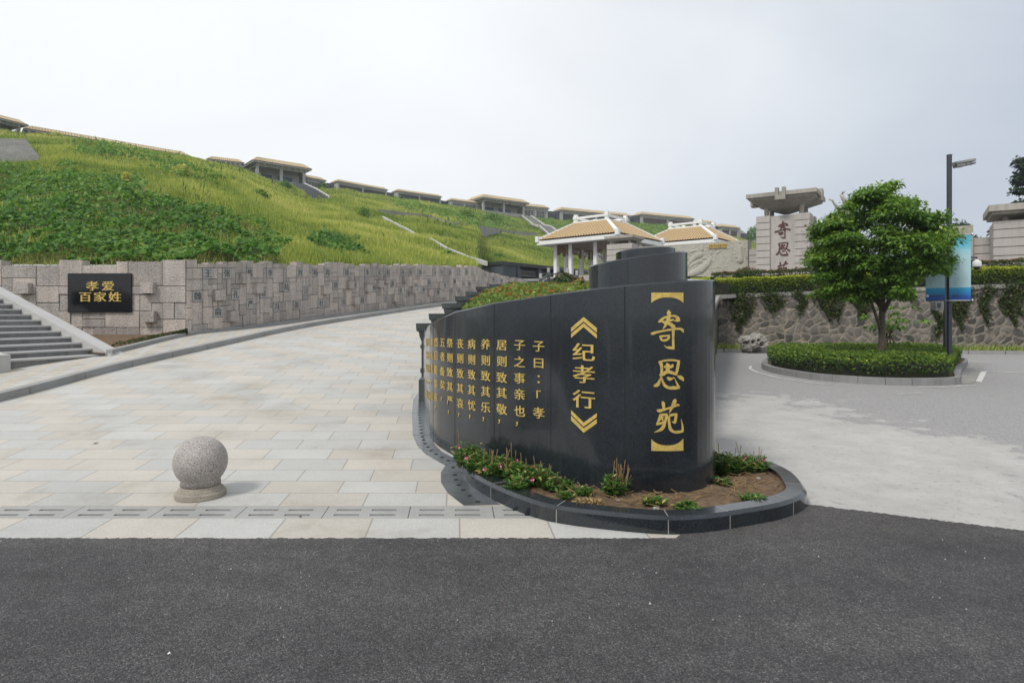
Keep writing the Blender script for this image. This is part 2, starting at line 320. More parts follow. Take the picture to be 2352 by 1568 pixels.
g_weed = leafmat('weed_stalks', [(0, (.05, .10, .025)), (.5, (.14, .20, .04)), (.8, (.30, .30, .10)), (1, (.42, .36, .18))], .6, .35)
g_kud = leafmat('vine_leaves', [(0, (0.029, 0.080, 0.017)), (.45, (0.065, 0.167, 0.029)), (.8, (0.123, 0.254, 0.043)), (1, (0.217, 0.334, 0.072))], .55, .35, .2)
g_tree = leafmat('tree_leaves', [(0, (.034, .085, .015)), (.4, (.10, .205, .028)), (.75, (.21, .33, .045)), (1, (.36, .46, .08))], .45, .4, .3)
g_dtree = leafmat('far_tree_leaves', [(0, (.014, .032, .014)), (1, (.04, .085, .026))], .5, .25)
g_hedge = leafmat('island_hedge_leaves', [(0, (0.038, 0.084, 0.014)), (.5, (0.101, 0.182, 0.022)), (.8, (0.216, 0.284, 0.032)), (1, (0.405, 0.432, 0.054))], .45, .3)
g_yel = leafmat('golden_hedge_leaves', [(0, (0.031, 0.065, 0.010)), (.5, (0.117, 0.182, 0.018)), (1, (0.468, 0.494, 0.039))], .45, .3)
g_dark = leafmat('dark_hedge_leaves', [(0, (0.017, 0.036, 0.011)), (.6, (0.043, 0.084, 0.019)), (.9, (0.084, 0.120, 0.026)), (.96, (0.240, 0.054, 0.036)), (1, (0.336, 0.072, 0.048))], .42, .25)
g_phot = leafmat('photinia_leaves', [(0, (0.046, 0.098, 0.016)), (.5, (0.127, 0.207, 0.028)), (.82, (0.230, 0.276, 0.046)), (.87, (0.345, 0.092, 0.034)), (1, (0.483, 0.052, 0.034))], .4, .3)
g_ivy = leafmat('creeper_leaves', [(0, (.05, .028, .014)), (.2, (.026, .045, .012)), (.55, (.055, .088, .018)), (.85, (.10, .13, .028)), (1, (.15, .07, .03))], .5, .25)
g_pink = leafmat('pink_leaves', [(0, (0.033, 0.090, 0.021)), (.6, (0.090, 0.195, 0.039)), (.9, (0.180, 0.285, 0.075)), (1, (0.480, 0.390, 0.150))], .45, .3)
m_petal = leafmat('petals', [(0, (.45, .01, .09)), (.6, (.62, .05, .2)), (1, (.85, .55, .62))], .5, .3)
m_stem = stone('green_stem', (.06, .10, .025), .2, 20, 90, .2, .6, 0)
m_deadleaf = leafmat('fallen_leaf', [(0, (.10, .045, .02)), (1, (.22, .11, .05))], .7, .2)

# ------------------------------------------------------------------ shared shapes of the ground
def smooth_ramp(y): t = y-5.75; return .085*.5*(t+math.sqrt(t*t+.28))-.004 if y > 4.6 else .0
def zr(y): return max(0.0, smooth_ramp(y)) if y > 4.0 else 0.0
def gpt(px, py, dz=0.0):
    d = 5.0
    for _ in range(60): d = max(1.0, .5*d+.5*(EYE-zr(d)-dz)*F/max(5, (py-HY)))
    x, y = XY(px, d); return (x, y, zr(d)+dz)
def curve_tab(rows): a = np.array(rows, float); return a[:, 0], a[:, 1:]
# ramp: left edge and right edge as (x, y, z)
Ledge = [(-7.5, 4.786, 0), (-7.47, 6.5, .06)]+[tuple(P(*q)) for q in [(0, 925, 8.8), (250, 855, 11), (500, 797, 14.2), (700, 753, 17.8), (900, 720, 22), (1000, 705, 25), (1060, 698, 28), (1130, 690, 32), (1230, 684, 37)]]
Redge = [(1.5, 4.786, 0), (.9, 6.2, .03), (-.75, 7.2, .12), (-1.15, 9, .276), (-1.3, 11.5, .49), (-1.3, 14, .70), (-1.2, 16.3, .92), (-1.05, 18, 1.08), (-.5, 21.3, 1.38), (.9, 24.5, 1.75), (2.6, 27, 2.1)]
def resample(pts, n):
    a = np.array(pts, float); s = np.r_[0, np.cumsum(np.linalg.norm(np.diff(a, axis=0), axis=1))]; u = np.linspace(0, s[-1], n)
    return np.stack([np.interp(u, s, a[:, k]) for k in range(a.shape[1])], 1)
def catmull(pts, m=8):
    a = np.array(pts, float); a = np.vstack([2*a[0]-a[1], a, 2*a[-1]-a[-2]]); out = []
    for i in range(1, len(a)-2):
        for k in range(m):
            t = k/m; out.append(.5*((2*a[i])+(-a[i-1]+a[i+1])*t+(2*a[i-1]-5*a[i]+4*a[i+1]-a[i+2])*t*t+(-a[i-1]+3*a[i]-3*a[i+1]+a[i+2])*t**3))
    out.append(a[-2]); return np.array(out)
Lc = catmull(Ledge, 8)
def Lz(y): return float(np.interp(y, Lc[:, 1], Lc[:, 2]))
def Lx(y): return float(np.interp(y, Lc[:, 1], Lc[:, 0]))

# ------------------------------------------------------------------ ground, road, forecourt, ramp, pavement
mb = MB(); mb.add([(-620, -620, -.12), (620, -620, -.12), (620, 620, -.12), (-620, 620, -.12)], [(0, 1, 2, 3)])
tag(mb.build('ground', stone('far_ground', (.10, .11, .06), .3, .05, 2, .2, .95, 0)), kind='structure')
def jag(a, b, n, amp):
    return [(a[0]+(b[0]-a[0])*i/n, a[1]+(b[1]-a[1])*i/n+(random.uniform(-amp, amp) if 0 < i < n else 0)) for i in range(n+1)]
edge = jag((-40, 4.094), (-4, 4.094), 20, .010)+jag((-4, 4.094), (1.1, 4.094), 260, .010)[1:]+[(1.25, 4.30), (2.25, 4.78)]+jag((2.3, 4.845), (3.7, 4.17), 90, .014)+jag((3.7, 4.17), (9, 1.9), 60, .02)[1:]+[(40, -12)]
mb = MB(); mb.add([(x, y, .006) for x, y in edge]+[(40, -14, .006), (-40, -14, .006)], [tuple(range(len(edge)+2))])
tag(mb.build('road', m_asphalt), kind='structure')
mb = MB(); mb.add([(.2, 3.6, -.006), (3, 3.6, -.006), (14, -4, -.006), (70, -8, -.006), (70, 27.5, -.006), (.2, 27.5, -.006)], [tuple(range(6))])
tag(mb.build('forecourt_paving', m_fore), kind='structure')
# ramp as a ruled surface between its two edges
La, Ra = resample(Lc, 140), resample(catmull(Redge, 8), 140)
mb = MB(); nu = 10
vs = []
for i in range(140):
    for j in range(nu+1):
        t = j/nu; p = La[i]*(1-t)+Ra[i]*t; y = p[1]
        if y < 8.5: p = np.array([p[0], y, zr(y)])
        elif y < 11: k = (y-8.5)/2.5; p = np.array([p[0], y, zr(y)*(1-k)+p[2]*k])
        vs.append(tuple(p))
mb.add(vs, [(i*(nu+1)+j, i*(nu+1)+j+1, (i+1)*(nu+1)+j+1, (i+1)*(nu+1)+j) for i in range(139) for j in range(nu)])
tag(mb.build('ramp', m_pave, smooth=True), kind='structure')
mb = MB(); mb.add([(-22, 4.786, .004), (-7.5, 4.786, .004), (-7.5, 6.5, .05), (-22, 6.5, .05)], [(0, 1, 2, 3)])
mb.add([(-22, 4.088, .003), (1.2, 4.088, .003), (1.2, 4.503, .003), (-22, 4.503, .003)], [(0, 1, 2, 3)])
mb.add([(-22, 4.505, .003), (-3.99, 4.505, .003), (-3.99, 4.784, .003), (-22, 4.784, .003)], [(0, 1, 2, 3)])
tag(mb.build('border_paving', m_front), kind='structure')
# slotted drain covers
def drain_cover(x, label, cut=None):
    o = thing('drain_cover', (x, 4.645, 0), label, 'drain cover', 'slotted granite drain covers')
    xs = [0, .075, .265, .345, .535, .634]; ys = [-.138, -.084, -.044, .032, .072, .138]; m2 = MB()
    for i in range(5):
        for j in range(5):
            if i in (1, 3) and j in (1, 3): continue
            y0, y1 = ys[j], ys[j+1]; sh = -.09
            x0, x1 = xs[i], xs[i+1]
            q = [(x+x0+sh*y0, 4.645+y0), (x+x1+sh*y0, 4.645+y0), (x+x1+sh*y1, 4.645+y1), (x+x0+sh*y1, 4.645+y1)]
            if cut and max(p[0] for p in q) > cut: continue
            m2.hexa([(*p, -.05) for p in q]+[(*p, .002) for p in q])
    m2.build('cover', m_grate, o); return o
nm = ['at the left edge of the photo', 'just left of the one under the stone ball', 'right in front of the stone ball', 'just right of the stone ball', 'second to the right of the stone ball', 'next to the planter corner', 'cut off by the black planter kerb']
x = -3.98
for k in range(7):
    drain_cover(x, 'grey granite slotted drain cover '+nm[k], .36 if k == 6 else None); x += .64
mb = MB(); mb.add([(-3.96, 4.50, -.07), (.6, 4.50, -.07), (.6, 4.79, -.07), (-3.96, 4.79, -.07)], [(0, 1, 2, 3)]); mb.add([(-3.96, 4.50, -.07), (.6, 4.50, -.07), (.6, 4.50, .003), (-3.96, 4.50, .003)], [(0, 1, 2, 3)])
tag(mb.build('drain_channel', m_hole), kind='structure')

# sidewalk, kerbs
def offs(c, dist):
    a = np.array(c)[:, :2]; t = np.gradient(a, axis=0); t /= np.linalg.norm(t, axis=1)[:, None]; return a+np.stack([-t[:, 1], t[:, 0]], 1)*dist
KH = .12
Lr = resample(Lc, 120); Lk = offs(Lr, .16)
L2 = catmull([(-8.0, 12.2, .72)]+[tuple(P(*q)) for q in [(428, 772, 15.6), (530, 759, 17.0), (630, 748, 18.6), (750, 731, 20.9), (868, 716, 23.6), (1053, 694, 29.5), (1110, 689, 32.5), (1200, 683, 37)]], 6)
L2 = np.vstack([[(-13, 4.786, KH), (-13, 8, .3), (-12.8, 11.5, .62), (-8.6, 11.9, .70)], L2])
def kerb(name, top, inner, h, n, zt):
    m2 = MB()
    for i in range(0, len(top)-1):
        a, b2, c, d = top[i], top[i+1], inner[i+1], inner[i]
        if n and i % n == n-1: b2 = a+(b2-a)*.94; c = d+(c-d)*.94
        m2.hexa([(a[0], a[1], zt[i]-h), (b2[0], b2[1], zt[i+1]-h), (c[0], c[1], zt[i+1]-h), (d[0], d[1], zt[i]-h), (a[0], a[1], zt[i]), (b2[0], b2[1], zt[i+1]), (c[0], c[1], zt[i+1]), (d[0], d[1], zt[i])])
    return tag(m2.build(name, m_kerb), kind='structure')
kz = [Lz(y)*1 if y > 11 else zr(y)*(1-max(0, (y-8.5)/2.5))+Lz(y)*max(0, (y-8.5)/2.5) for y in Lr[:, 1]]
kerb('kerb', Lr[:, :2], Lk, KH+.12, 4, [z+KH for z in kz])
sa = resample(np.c_[Lk, np.array(kz)+KH-.006], 120); sb = resample(L2, 120)
# match by y so that the strip stays even
yy = np.linspace(4.8, 36.5, 130)
def ix(c, y, k): 
    o = np.argsort(c[:, 1]); return np.interp(y, c[o, 1], c[o, k])
mb = MB(); vs = []
for y in yy:
    a = (ix(sa, y, 0), y, ix(sa, y, 2)); b2 = (ix(L2, y, 0), y, ix(L2, y, 2) if y > 12.2 else ix(sa, y, 2))
    for j in range(5): t = j/4; vs.append(tuple(a[k]*(1-t)+b2[k]*t for k in range(3)))
mb.add(vs, [(i*5+j, i*5+j+1, (i+1)*5+j+1, (i+1)*5+j) for i in range(129) for j in range(4)])
tag(mb.build('sidewalk', m_walkp), kind='structure')
L2k = resample(L2[4:], 90)
kerb('inner_kerb', L2k[:, :2], offs(L2k, .12), .25, 3, list(L2k[:, 2]+.09))

# ------------------------------------------------------------------ black spiral monument
MON = [(972.3, 8.85), (973, 8.45), (977, 7.85), (985, 7.15), (990, 6.95), (1002, 6.70), (1017, 6.52), (1034, 6.36), (1058, 6.18), (1084, 6.0), (1116, 5.83), (1153, 5.68), (1194, 5.53), (1238, 5.38), (1300, 5.17), (1340, 5.06), (1380, 4.97), (1435, 4.90), (1480, 4.865), (1535, 4.85)]
fc = catmull([XY(*q) for q in MON], 10)
cc = (1.243, 5.37); rr = .52
arc = np.array([(cc[0]+rr*math.cos(a), cc[1]+rr*math.sin(a)) for a in np.linspace(-PI/2+.06, R(75), 26)])
FC = np.vstack([fc, arc]); FS = np.r_[0, np.cumsum(np.linalg.norm(np.diff(FC, axis=0), axis=1))]
FPX = CX+F*FC[:len(fc), 0]/FC[:len(fc), 1]
def s_at(px): return float(np.interp(px, FPX, FS[:len(fc)]))
def face(s, z, off=0):
    x = np.interp(s, FS, FC[:, 0]); y = np.interp(s, FS, FC[:, 1])
    tx = np.interp(s+.02, FS, FC[:, 0])-np.interp(s-.02, FS, FC[:, 0]); ty = np.interp(s+.02, FS, FC[:, 1])-np.interp(s-.02, FS, FC[:, 1])
    k = math.hypot(tx, ty); return (x+ty/k*off, y-tx/k*off, z)
ZT = [(972, 1.28), (985, 1.393), (1000, 1.447), (1045, 1.54), (1135, 1.62), (1265, 1.685), (1435, 1.742), (1535, 1.768)]
ztf = np.interp(FPX, [q[0] for q in ZT], [q[1] for q in ZT])
zta = np.linspace(1.77, 1.85, len(arc)); FZ = np.r_[ztf, zta]
mon = thing('spiral_monument', (.6, 5.6, 0), 'black granite spiral wall with gold carved Chinese text in the flower bed', 'monument')
inner = offs(FC, .28); n = len(FC)
nfront = len(fc)-45
mb = MB(); vs = []
cut = int(np.searchsorted(FPX, 1325))
outline = [tuple(p) for p in FC]+[(1.60, 6.2), (1.30, 6.45), (.95, 6.35), (.78, 6.0), (.70, 5.6)]
zo = list(FZ)+[1.88, 1.87, 1.80, 1.74, 1.71]
ii = list(range(cut, 0, -1)); outline += [tuple(inner[i]) for i in ii]+[tuple(inner[0])]; zo += [FZ[i]+.004 for i in ii]+[FZ[0]]
me = bpy.data.meshes.new('lower_tier'); bm = bmesh.new(); N = len(outline)
nF = len(FC); ch_ = offs(FC, .011)
bv = [bm.verts.new((p[0], p[1], -.06)) for p in outline]; tv = [bm.verts.new((p[0], p[1], zo[i]-(.011 if i < nF else 0))) for i, p in enumerate(outline)]
t2 = [bm.verts.new((ch_[i][0], ch_[i][1], zo[i])) for i in range(nF)]+tv[nF:]
for i in range(N): bm.faces.new((bv[i], bv[(i+1) % N], tv[(i+1) % N], tv[i]))
for i in range(nF-1): bm.faces.new((tv[i], tv[i+1], t2[i+1], t2[i]))
bm.faces.new((tv[nF-1], tv[nF], t2[nF-1])); bm.faces.new((tv[0], t2[0], tv[N-1]))
tf = bm.faces.new(t2); bmesh.ops.triangulate(bm, faces=[tf], ngon_method='EAR_CLIP'); bmesh.ops.recalc_face_normals(bm, faces=bm.faces); bm.to_mesh(me); bm.free()
link_mesh('lower_tier', me, m_black, mon)
def tier(name, pts, zt, z0):
    m2 = MB(); m2.prism(pts, z0, zt); return m2.build(name, m_black, mon, bevel=.01)
def ring(cx, cy, r, n, zfun, ex=1.0): 
    q = [(cx+r*math.cos(2*PI*k/n), cy+r*ex*math.sin(2*PI*k/n)) for k in range(n)]; return q, [zfun(p) for p in q]
p2, z2 = ring(1.24, 6.02, .475, 64, lambda p: 1.985+.13*(p[0]-.765)/.95+.05*max(0, p[1]-6.02)); tier('middle_tier', p2, z2, 1.5)
p3, z3 = ring(1.335, 6.10, .292, 56, lambda p: 2.135+.035*(p[0]-1.05)/.6); tier('upper_tier', p3, z3, 1.9)
mb = MB()
for px in (1435, 1265, 1135, 1045, 995):
    s0 = s_at(px); zt = float(np.interp(px, [q[0] for q in ZT], [q[1] for q in ZT]))
    a, b2 = face(s0-.0036, 0, -.01), face(s0+.0036, 0, -.01); c, d = face(s0+.0036, 0, .0012), face(s0-.0036, 0, .0012)
    mb.hexa([(*q[:2], 0) for q in (a, b2, c, d)]+[(*q[:2], zt-.014) for q in (a, b2, c, d)]); mb.build('panel_joint', m_hole, mon); mb = MB()
for (cx, cy, r, ang, za, zb) in ((1.24, 6.02, .475, R(-112), 1.70, 1.985+.13*(.295/.95)), (1.335, 6.10, .292, R(-104), 2.0, 2.15)):
    a = [(cx+(r+o)*math.cos(ang+t), cy+(r+o)*math.sin(ang+t)) for o, t in ((-.01, -.004), (-.01, .004), (.0012, .004), (.0012, -.004))]
    mb = MB(); mb.hexa([(*q, za) for q in a]+[(*q, zb-.012) for q in a]); mb.build('panel_joint', m_hole, mon)

# ---- lettering
GL = {}
def glyph(ch):
    if ch not in GL:
        c = bpy.data.curves.new('t', 'FONT'); c.body = ch; c.size = 1; c.extrude = .02; c.resolution_u = 3; c.align_x = 'CENTER'
        o = bpy.data.objects.new('t', c); COL.objects.link(o); dg = bpy.context.evaluated_depsgraph_get(); dg.update()
        m = bpy.data.meshes.new_from_object(o.evaluated_get(dg)); bpy.data.objects.remove(o)
        v = np.array([p.co[:] for p in m.vertices]) if len(m.vertices) else np.zeros((0, 3)); f = [tuple(p.vertices) for p in m.polygons]
        if len(v): v[:, 0] -= (v[:, 0].max()+v[:, 0].min())/2 if ch not in '，。' else 0; v[:, 1] -= .36
        GL[ch] = (v, f); bpy.data.meshes.remove(m)
    return GL[ch]
def put_text(mb, ch, fn, sx, sz, depth=.004, bold=.0):
    """fn(u, v, off) -> point; glyph centred on u=v=0"""
    v, f = glyph(ch)
    for k, dx in enumerate((0, -bold, bold) if bold else (0,)):
        mb.add([fn((p[0]+dx)*sx, p[1]*sz, (p[2]+.02)/.04*depth+k*.0004) for p in v], f)
def on_mon(s0, z0): return lambda u, v, o: face(s0+u, z0+v, .0015+o)
yrow = lambda zy: 689+.21975*zy
cols = [(1238, '子曰：「孝', (482, 657, 820, 1005, 1180)), (1194, '子之事亲也，', (470, 648, 818, 985, 1160, 1290)), (1153, '居则致其敬，', (470, 640, 810, 970, 1140, 1265)),
        (1116, '养则致其乐，', (463, 630, 793, 955, 1120, 1240)), (1084, '病则致其忧，', (460, 622, 780, 940, 1100, 1215)), (1058, '丧则致其哀，', (455, 610, 768, 922, 1080, 1195)),
        (1034, '祭则致其严，', (450, 603, 755, 905, 1050, 1170)), (1017, '五者备矣，', (443, 590, 742, 885, 1030)), (1002, '然后能事亲。', (440, 580, 727, 873, 1015, 1120)),
        (992.5, '事亲者，居', (440, 580, 712, 855, 1000)), (986.8, '上不骄，为', (440, 580, 712, 855, 1000)), (983, '下不乱，在', (440, 580, 712, 850, 990)), (980.3, '丑不争。居', (440, 575, 705, 840, 975))]
def d_at(px): return float(np.interp(px, [q[0] for q in MON], [q[1] for q in MON]))
for px, txt, ys in cols:
    d = d_at(px); s0 = s_at(px)
    for ch, zy in zip(txt, ys):
        mb = MB()
        z = EYE-(yrow(zy)-HY)*d/F
        if ch in '，。': put_text(mb, ch, on_mon(s0+.0, z+.03), .12, .12, .004, .01)
        else: put_text(mb, ch, on_mon(s0, z), .142, .106, .004, .014)
        mb.build('inscription_character', m_gold, mon)
def ribbon(mb, pts, fn, k):
    """brush stroke: (x, y, width) points"""
    a = catmull(pts, 5) if len(pts) > 2 else resample(pts, 6); n = len(a); up = []; lo = []
    for i in range(n):
        t = a[min(i+1, n-1)][:2]-a[max(i-1, 0)][:2]; t = t/(np.linalg.norm(t)+1e-9); nn = np.array([-t[1], t[0]]); h = max(1.0, a[i][2])/2
        up.append(a[i][:2]+nn*h); lo.append(a[i][:2]-nn*h)
    o = .0035+.0004*(k % 9)
    vs = [fn(*p, o) for p in up]+[fn(*p, o) for p in lo]+[fn(*p, -.002) for p in up]+[fn(*p, -.002) for p in lo]
    fs = []
    for i in range(n-1): fs += [(i, i+1, n+i+1, n+i), (i, 2*n+i, 2*n+i+1, i+1), (n+i, n+i+1, 3*n+i+1, 3*n+i)]
    fs += [(0, n, 3*n, 2*n), (n-1, 2*n-1, 4*n-1, 3*n-1)]; mb.add(vs, fs)
BRUSH = {'寄': [[(255, 244, 3), (258, 268, 36), (260, 296, 24)], [(163, 352, 4), (182, 345, 26), (212, 318, 20), (258, 304, 20), (306, 298, 18), (338, 318, 32), (352, 338, 20), (361, 345, 4)], [(361, 343, 6), (330, 342, 18), (296, 336, 5)],
                [(197, 322, 8), (204, 348, 16), (228, 366, 20)], [(258, 296, 26), (250, 335, 32), (230, 380, 22), (205, 416, 6)], [(215, 352, 14), (262, 340, 20), (300, 332, 16)], [(240, 358, 20), (270, 372, 30), (300, 396, 34), (305, 412, 10)],
                [(104, 446, 6), (112, 456, 26), (150, 445, 20), (220, 430, 17), (300, 417, 19), (360, 414, 18), (385, 428, 24), (391, 449, 4)], [(174, 484, 18), (220, 478, 16), (266, 474, 14)], [(184, 484, 22), (190, 505, 20), (204, 522, 12)], [(262, 474, 14), (256, 496, 22), (238, 518, 14)], [(196, 517, 16), (222, 517, 22), (246, 508, 14)],
                [(298, 418, 26), (297, 500, 20), (298, 560, 22), (302, 598, 14)], [(305, 590, 22), (270, 583, 24), (240, 580, 14), (216, 561, 4)]],
         '思': [[(166, 716, 8), (186, 722, 30), (196, 770, 24), (192, 838, 24)], [(168, 712, 14), (220, 699, 16), (290, 694, 18), (360, 704, 14)], [(350, 702, 24), (338, 765, 26), (322, 830, 22)], [(238, 722, 12), (250, 745, 40), (246, 790, 30)], [(216, 752, 22), (252, 757, 26), (288, 748, 24), (290, 730, 10)], [(176, 832, 18), (210, 818, 30), (250, 798, 30), (322, 818, 26)],
                [(188, 846, 8), (176, 880, 20), (160, 912, 32), (132, 924, 22), (130, 918, 4)], [(190, 842, 12), (202, 880, 18), (222, 920, 26), (262, 942, 26), (320, 942, 30), (357, 948, 6)], [(352, 942, 24), (332, 905, 14), (307, 850, 3)], [(242, 848, 10), (264, 862, 32), (288, 860, 16), (306, 845, 3)], [(336, 836, 8), (362, 848, 34), (384, 862, 30), (394, 884, 6)]],
         '苑': [[(152, 1138, 6), (172, 1148, 30), (220, 1136, 18), (290, 1114, 18), (340, 1096, 20), (354, 1106, 6)], [(196, 1066, 8), (208, 1080, 30), (212, 1120, 22), (214, 1150, 14)], [(318, 1042, 8), (312, 1062, 34), (290, 1110, 26), (262, 1166, 8)],
                [(176, 1180, 10), (184, 1200, 30), (166, 1240, 20), (146, 1274, 8)], [(182, 1186, 20), (215, 1182, 22), (248, 1180, 18)], [(240, 1184, 26), (226, 1240, 22), (204, 1300, 30), (168, 1326, 18), (128, 1342, 3)], [(146, 1274, 10), (180, 1262, 20), (216, 1250, 14)], [(206, 1200, 10), (200, 1222, 18), (208, 1240, 12)],
                [(256, 1196, 22), (260, 1250, 22), (272, 1310, 28), (305, 1336, 24), (350, 1338, 22), (392, 1330, 20)], [(386, 1336, 20), (386, 1290, 18), (372, 1224, 3)], [(262, 1190, 22), (300, 1182, 20), (334, 1178, 16)], [(326, 1178, 22), (320, 1220, 26), (312, 1258, 22)], [(316, 1256, 16), (298, 1250, 14), (284, 1242, 4)]]}
KT = .25624*4.85/F; sT = s_at(1534)
def tfn(cx, cy, o): return face(sT+(cx-250)*KT, EYE-(648.9+.25624*cy-HY)*4.85/F, o)
for ch, strokes in BRUSH.items():
    mb = MB()
    for k, st in enumerate(strokes): ribbon(mb, st, tfn, k)
    mb.build('title_character', m_gold, mon)
for y0, y1, ya, sg in ((90, 182, 133, 1), (1507, 1402, 1458, -1)):
    mb = MB(); n = 18; top = [(103+290*i/n, y0) for i in range(n+1)]; bot = []
    for i in range(n+1):
        t = abs(i/n*2-1); bot.append((103+290*i/n, ya+(y1-ya)*(t**2.6)))
    vs = [tfn(*p, .005) for p in top]+[tfn(*p, .005) for p in bot]+[tfn(*p, -.002) for p in top]+[tfn(*p, -.002) for p in bot]; m = n+1
    fs = []
    for i in range(n): fs += [(i, i+1, m+i+1, m+i), (i, 2*m+i, 2*m+i+1, i+1), (m+i, m+i+1, 3*m+i+1, 3*m+i)]
    mb.add(vs, fs+[(0, m, 3*m, 2*m), (m-1, 2*m-1, 4*m-1, 3*m-1)]); mb.build('title_bracket', m_gold, mon)
d = 5.06; s0 = s_at(1341)
mb = MB()
for ch, py in (('纪', 809), ('孝', 860), ('行', 917)): mb = MB(); put_text(mb, ch, on_mon(s0, EYE-(py-HY)*d/F), .222, .158, .005, .016); mb.build('heading_character', m_gold, mon)
def cfn(u, py): return lambda o: face(s0+u, EYE-(py-HY)*d/F, o)
for sg, y0 in ((1, 728), (1, 742), (-1, 993), (-1, 979)):
    mb = MB()
    for sd in (-1, 1):
        q = [(0, y0), (sd*.122, y0+sg*25), (sd*.122, y0+sg*(25+10)), (0, y0+sg*10)]
        if y0 in (979, 742): q = [(0, y0), (sd*.122, y0+sg*25), (sd*.122, y0+sg*(25+9)), (0, y0+sg*9)]
        mb.hexa([face(s0+u, EYE-(py-HY)*d/F, -.002) for u, py in q]+[face(s0+u, EYE-(py-HY)*d/F, .005) for u, py in q])
    mb.build('heading_mark', m_gold, mon)

# ------------------------------------------------------------------ planter kerb and its soil
PO = catmull([(-.52, 6.28), (-.50, 5.95), (-.44, 5.62), (-.28, 5.17), (.08, 4.62), (.387, 4.366), (.968, 4.18), (1.30, 4.195), (1.61, 4.303), (2.0, 4.487), (2.277, 4.73), (2.40, 5.02), (2.48, 5.40), (2.44, 5.75), (2.25, 6.10), (1.95, 6.45), (1.62, 6.72)], 12)
PI_ = offs(PO, .15)
pl = thing('planter_kerb', (1, 5, 0), 'curved black granite kerb around the flower bed of the monument', 'planter')
seg = [0, 22, 40, 58, 75, 93, 112, 130, 150, 170, len(PO)-1]
for a, b2 in zip(seg[:-1], seg[1:]):
    mb = MB(); A = PO[a:b2+1].copy(); B = PI_[a:b2+1].copy()
    A[-1] += (A[-2]-A[-1])*.05; B[-1] += (B[-2]-B[-1])*.05
    A2 = A+(B-A)*.16; m = len(A)
    vs = [(*p, -.05) for p in A]+[(*p, .100) for p in A]+[(*p, .124) for p in A2]+[(*p, .124) for p in B]+[(*p, .0) for p in B]
    fs = [(k*m+i, k*m+i+1, (k+1)*m+i+1, (k+1)*m+i) for k in range(4) for i in range(m-1)]
    fs += [tuple(k*m for k in range(5)), tuple(k*m+m-1 for k in range(4, -1, -1))]; mb.add(vs, fs); mb.build('kerb_stone', m_black, pl)
for b2 in seg[1:-1]:
    p, q = PO[b2], PI_[b2]; e = (PO[b2+1]-PO[b2-1]); e = e/np.linalg.norm(e)*.003; u = (q-p)/np.linalg.norm(q-p); o_ = p-u*.0015; t2_ = p+(q-p)*.16; mb = MB()
    for (pa, pb, za, zb) in ((o_, p+u*.01, -.03, .0995), (t2_-u*.002, q, .110, .1252)): mb.hexa([(*(pa-e), za), (*(pa+e), za), (*(pb+e), za), (*(pb-e), za), (*(pa-e), zb), (*(pa+e), zb), (*(pb+e), zb), (*(pb-e), zb)])
    mb.build('mortar_joint', m_cop, pl)
mb = MB(); poly = [tuple(p) for p in offs(PO, .13)]
bm = bmesh.new(); f = bm.faces.new([bm.verts.new((*p, .085)) for p in poly]); bmesh.ops.triangulate(bm, faces=[f])
for _ in range(4):
    long = [e for e in bm.edges if e.calc_length() > .10]; bmesh.ops.subdivide_edges(bm, edges=long, cuts=1); bmesh.ops.triangulate(bm, faces=[f for f in bm.faces if len(f.verts) > 3])
from mathutils import noise as mnoise
for v in bm.verts: v.co.z += .03*mnoise.noise(v.co*2.2)+.022*mnoise.noise(v.co*9)
me = bpy.data.meshes.new('soil'); bm.to_mesh(me); bm.free(); tag(link_mesh('soil', me, m_soil), kind='structure')

# perforated black drain strip beside the monument
outer = [gpt(*q, .004) for q in [(973.6, 882), (949, 918), (946, 949), (948, 998.6), (958, 1022), (977, 1041.6), (1023, 1068), (1012.6, 1084.6), (1013, 1107.4), (1028.5, 1131), (1066, 1160)]]
innr = [gpt(*q, .004) for q in [(980, 885), (979, 918), (979, 949), (988, 998.6), (1000, 1022), (1013, 1035), (1052, 1056), (1075, 1084), (1085, 1107), (1110, 1132), (1150, 1158)]]
dr = thing('perforated_drain', outer[5], 'black granite drain strip with round holes curving along the monument foot', 'drain strip')
hol = MB()
for k in range(10):
    mb = MB(); a, b2, c, d = outer[k], outer[k+1], innr[k+1], innr[k]; e2 = .985
    b2 = tuple(a[i]+(b2[i]-a[i])*e2 for i in range(3)); c = tuple(d[i]+(c[i]-d[i])*e2 for i in range(3))
    mb.hexa([(*q[:2], q[2]-.05) for q in (a, b2, c, d)]+[a, b2, c, d]); mb.build('slab', m_dark2, dr)
    L = math.dist(a, b2); nh = max(1, int(L/.13))
    for h in range(nh):
        t = (h+.5)/nh; p = [a[i]*(1-t)*.5+b2[i]*t*.5+d[i]*(1-t)*.5+c[i]*t*.5 for i in range(3)]
        hol = MB(); hol.lathe([(.001, p[2]-.01), (.021, p[2]-.01), (.021, p[2]+.002), (.001, p[2]+.002)], 14, p[0], p[1]); hol.build('drain_hole', m_hole, dr)

# ------------------------------------------------------------------ granite ball bollards
def bollard(label):
    o = thing('ball_bollard', (0, 0, 0), label, 'bollard')
    mb = MB(); mb.lathe([(.155, .105)]+[(.207*math.sin(a), .287-.207*math.cos(a)) for a in np.linspace(R(46), R(179.5), 30)], 48); mb.build('ball', m_ball, o, smooth=True)
    mb = MB(); mb.lathe([(.19, 0), (.195, .01), (.195, .045), (.183, .05), (.178, .052), (.172, .07), (.166, .072), (.158, .076), (.152, .094), (.146, .097), (.136, .103), (.128, .115), (.128, .165)], 48); mb.build('pedestal', stone('pedestal_granite', (.33, .295, .24), .25, 7, 200, .55, .7, .2, .002), o)
    return o
b0 = bollard('speckled grey granite ball bollard standing whole on the ramp paving'); b0.location = (*XY(461, 5.06), .002)

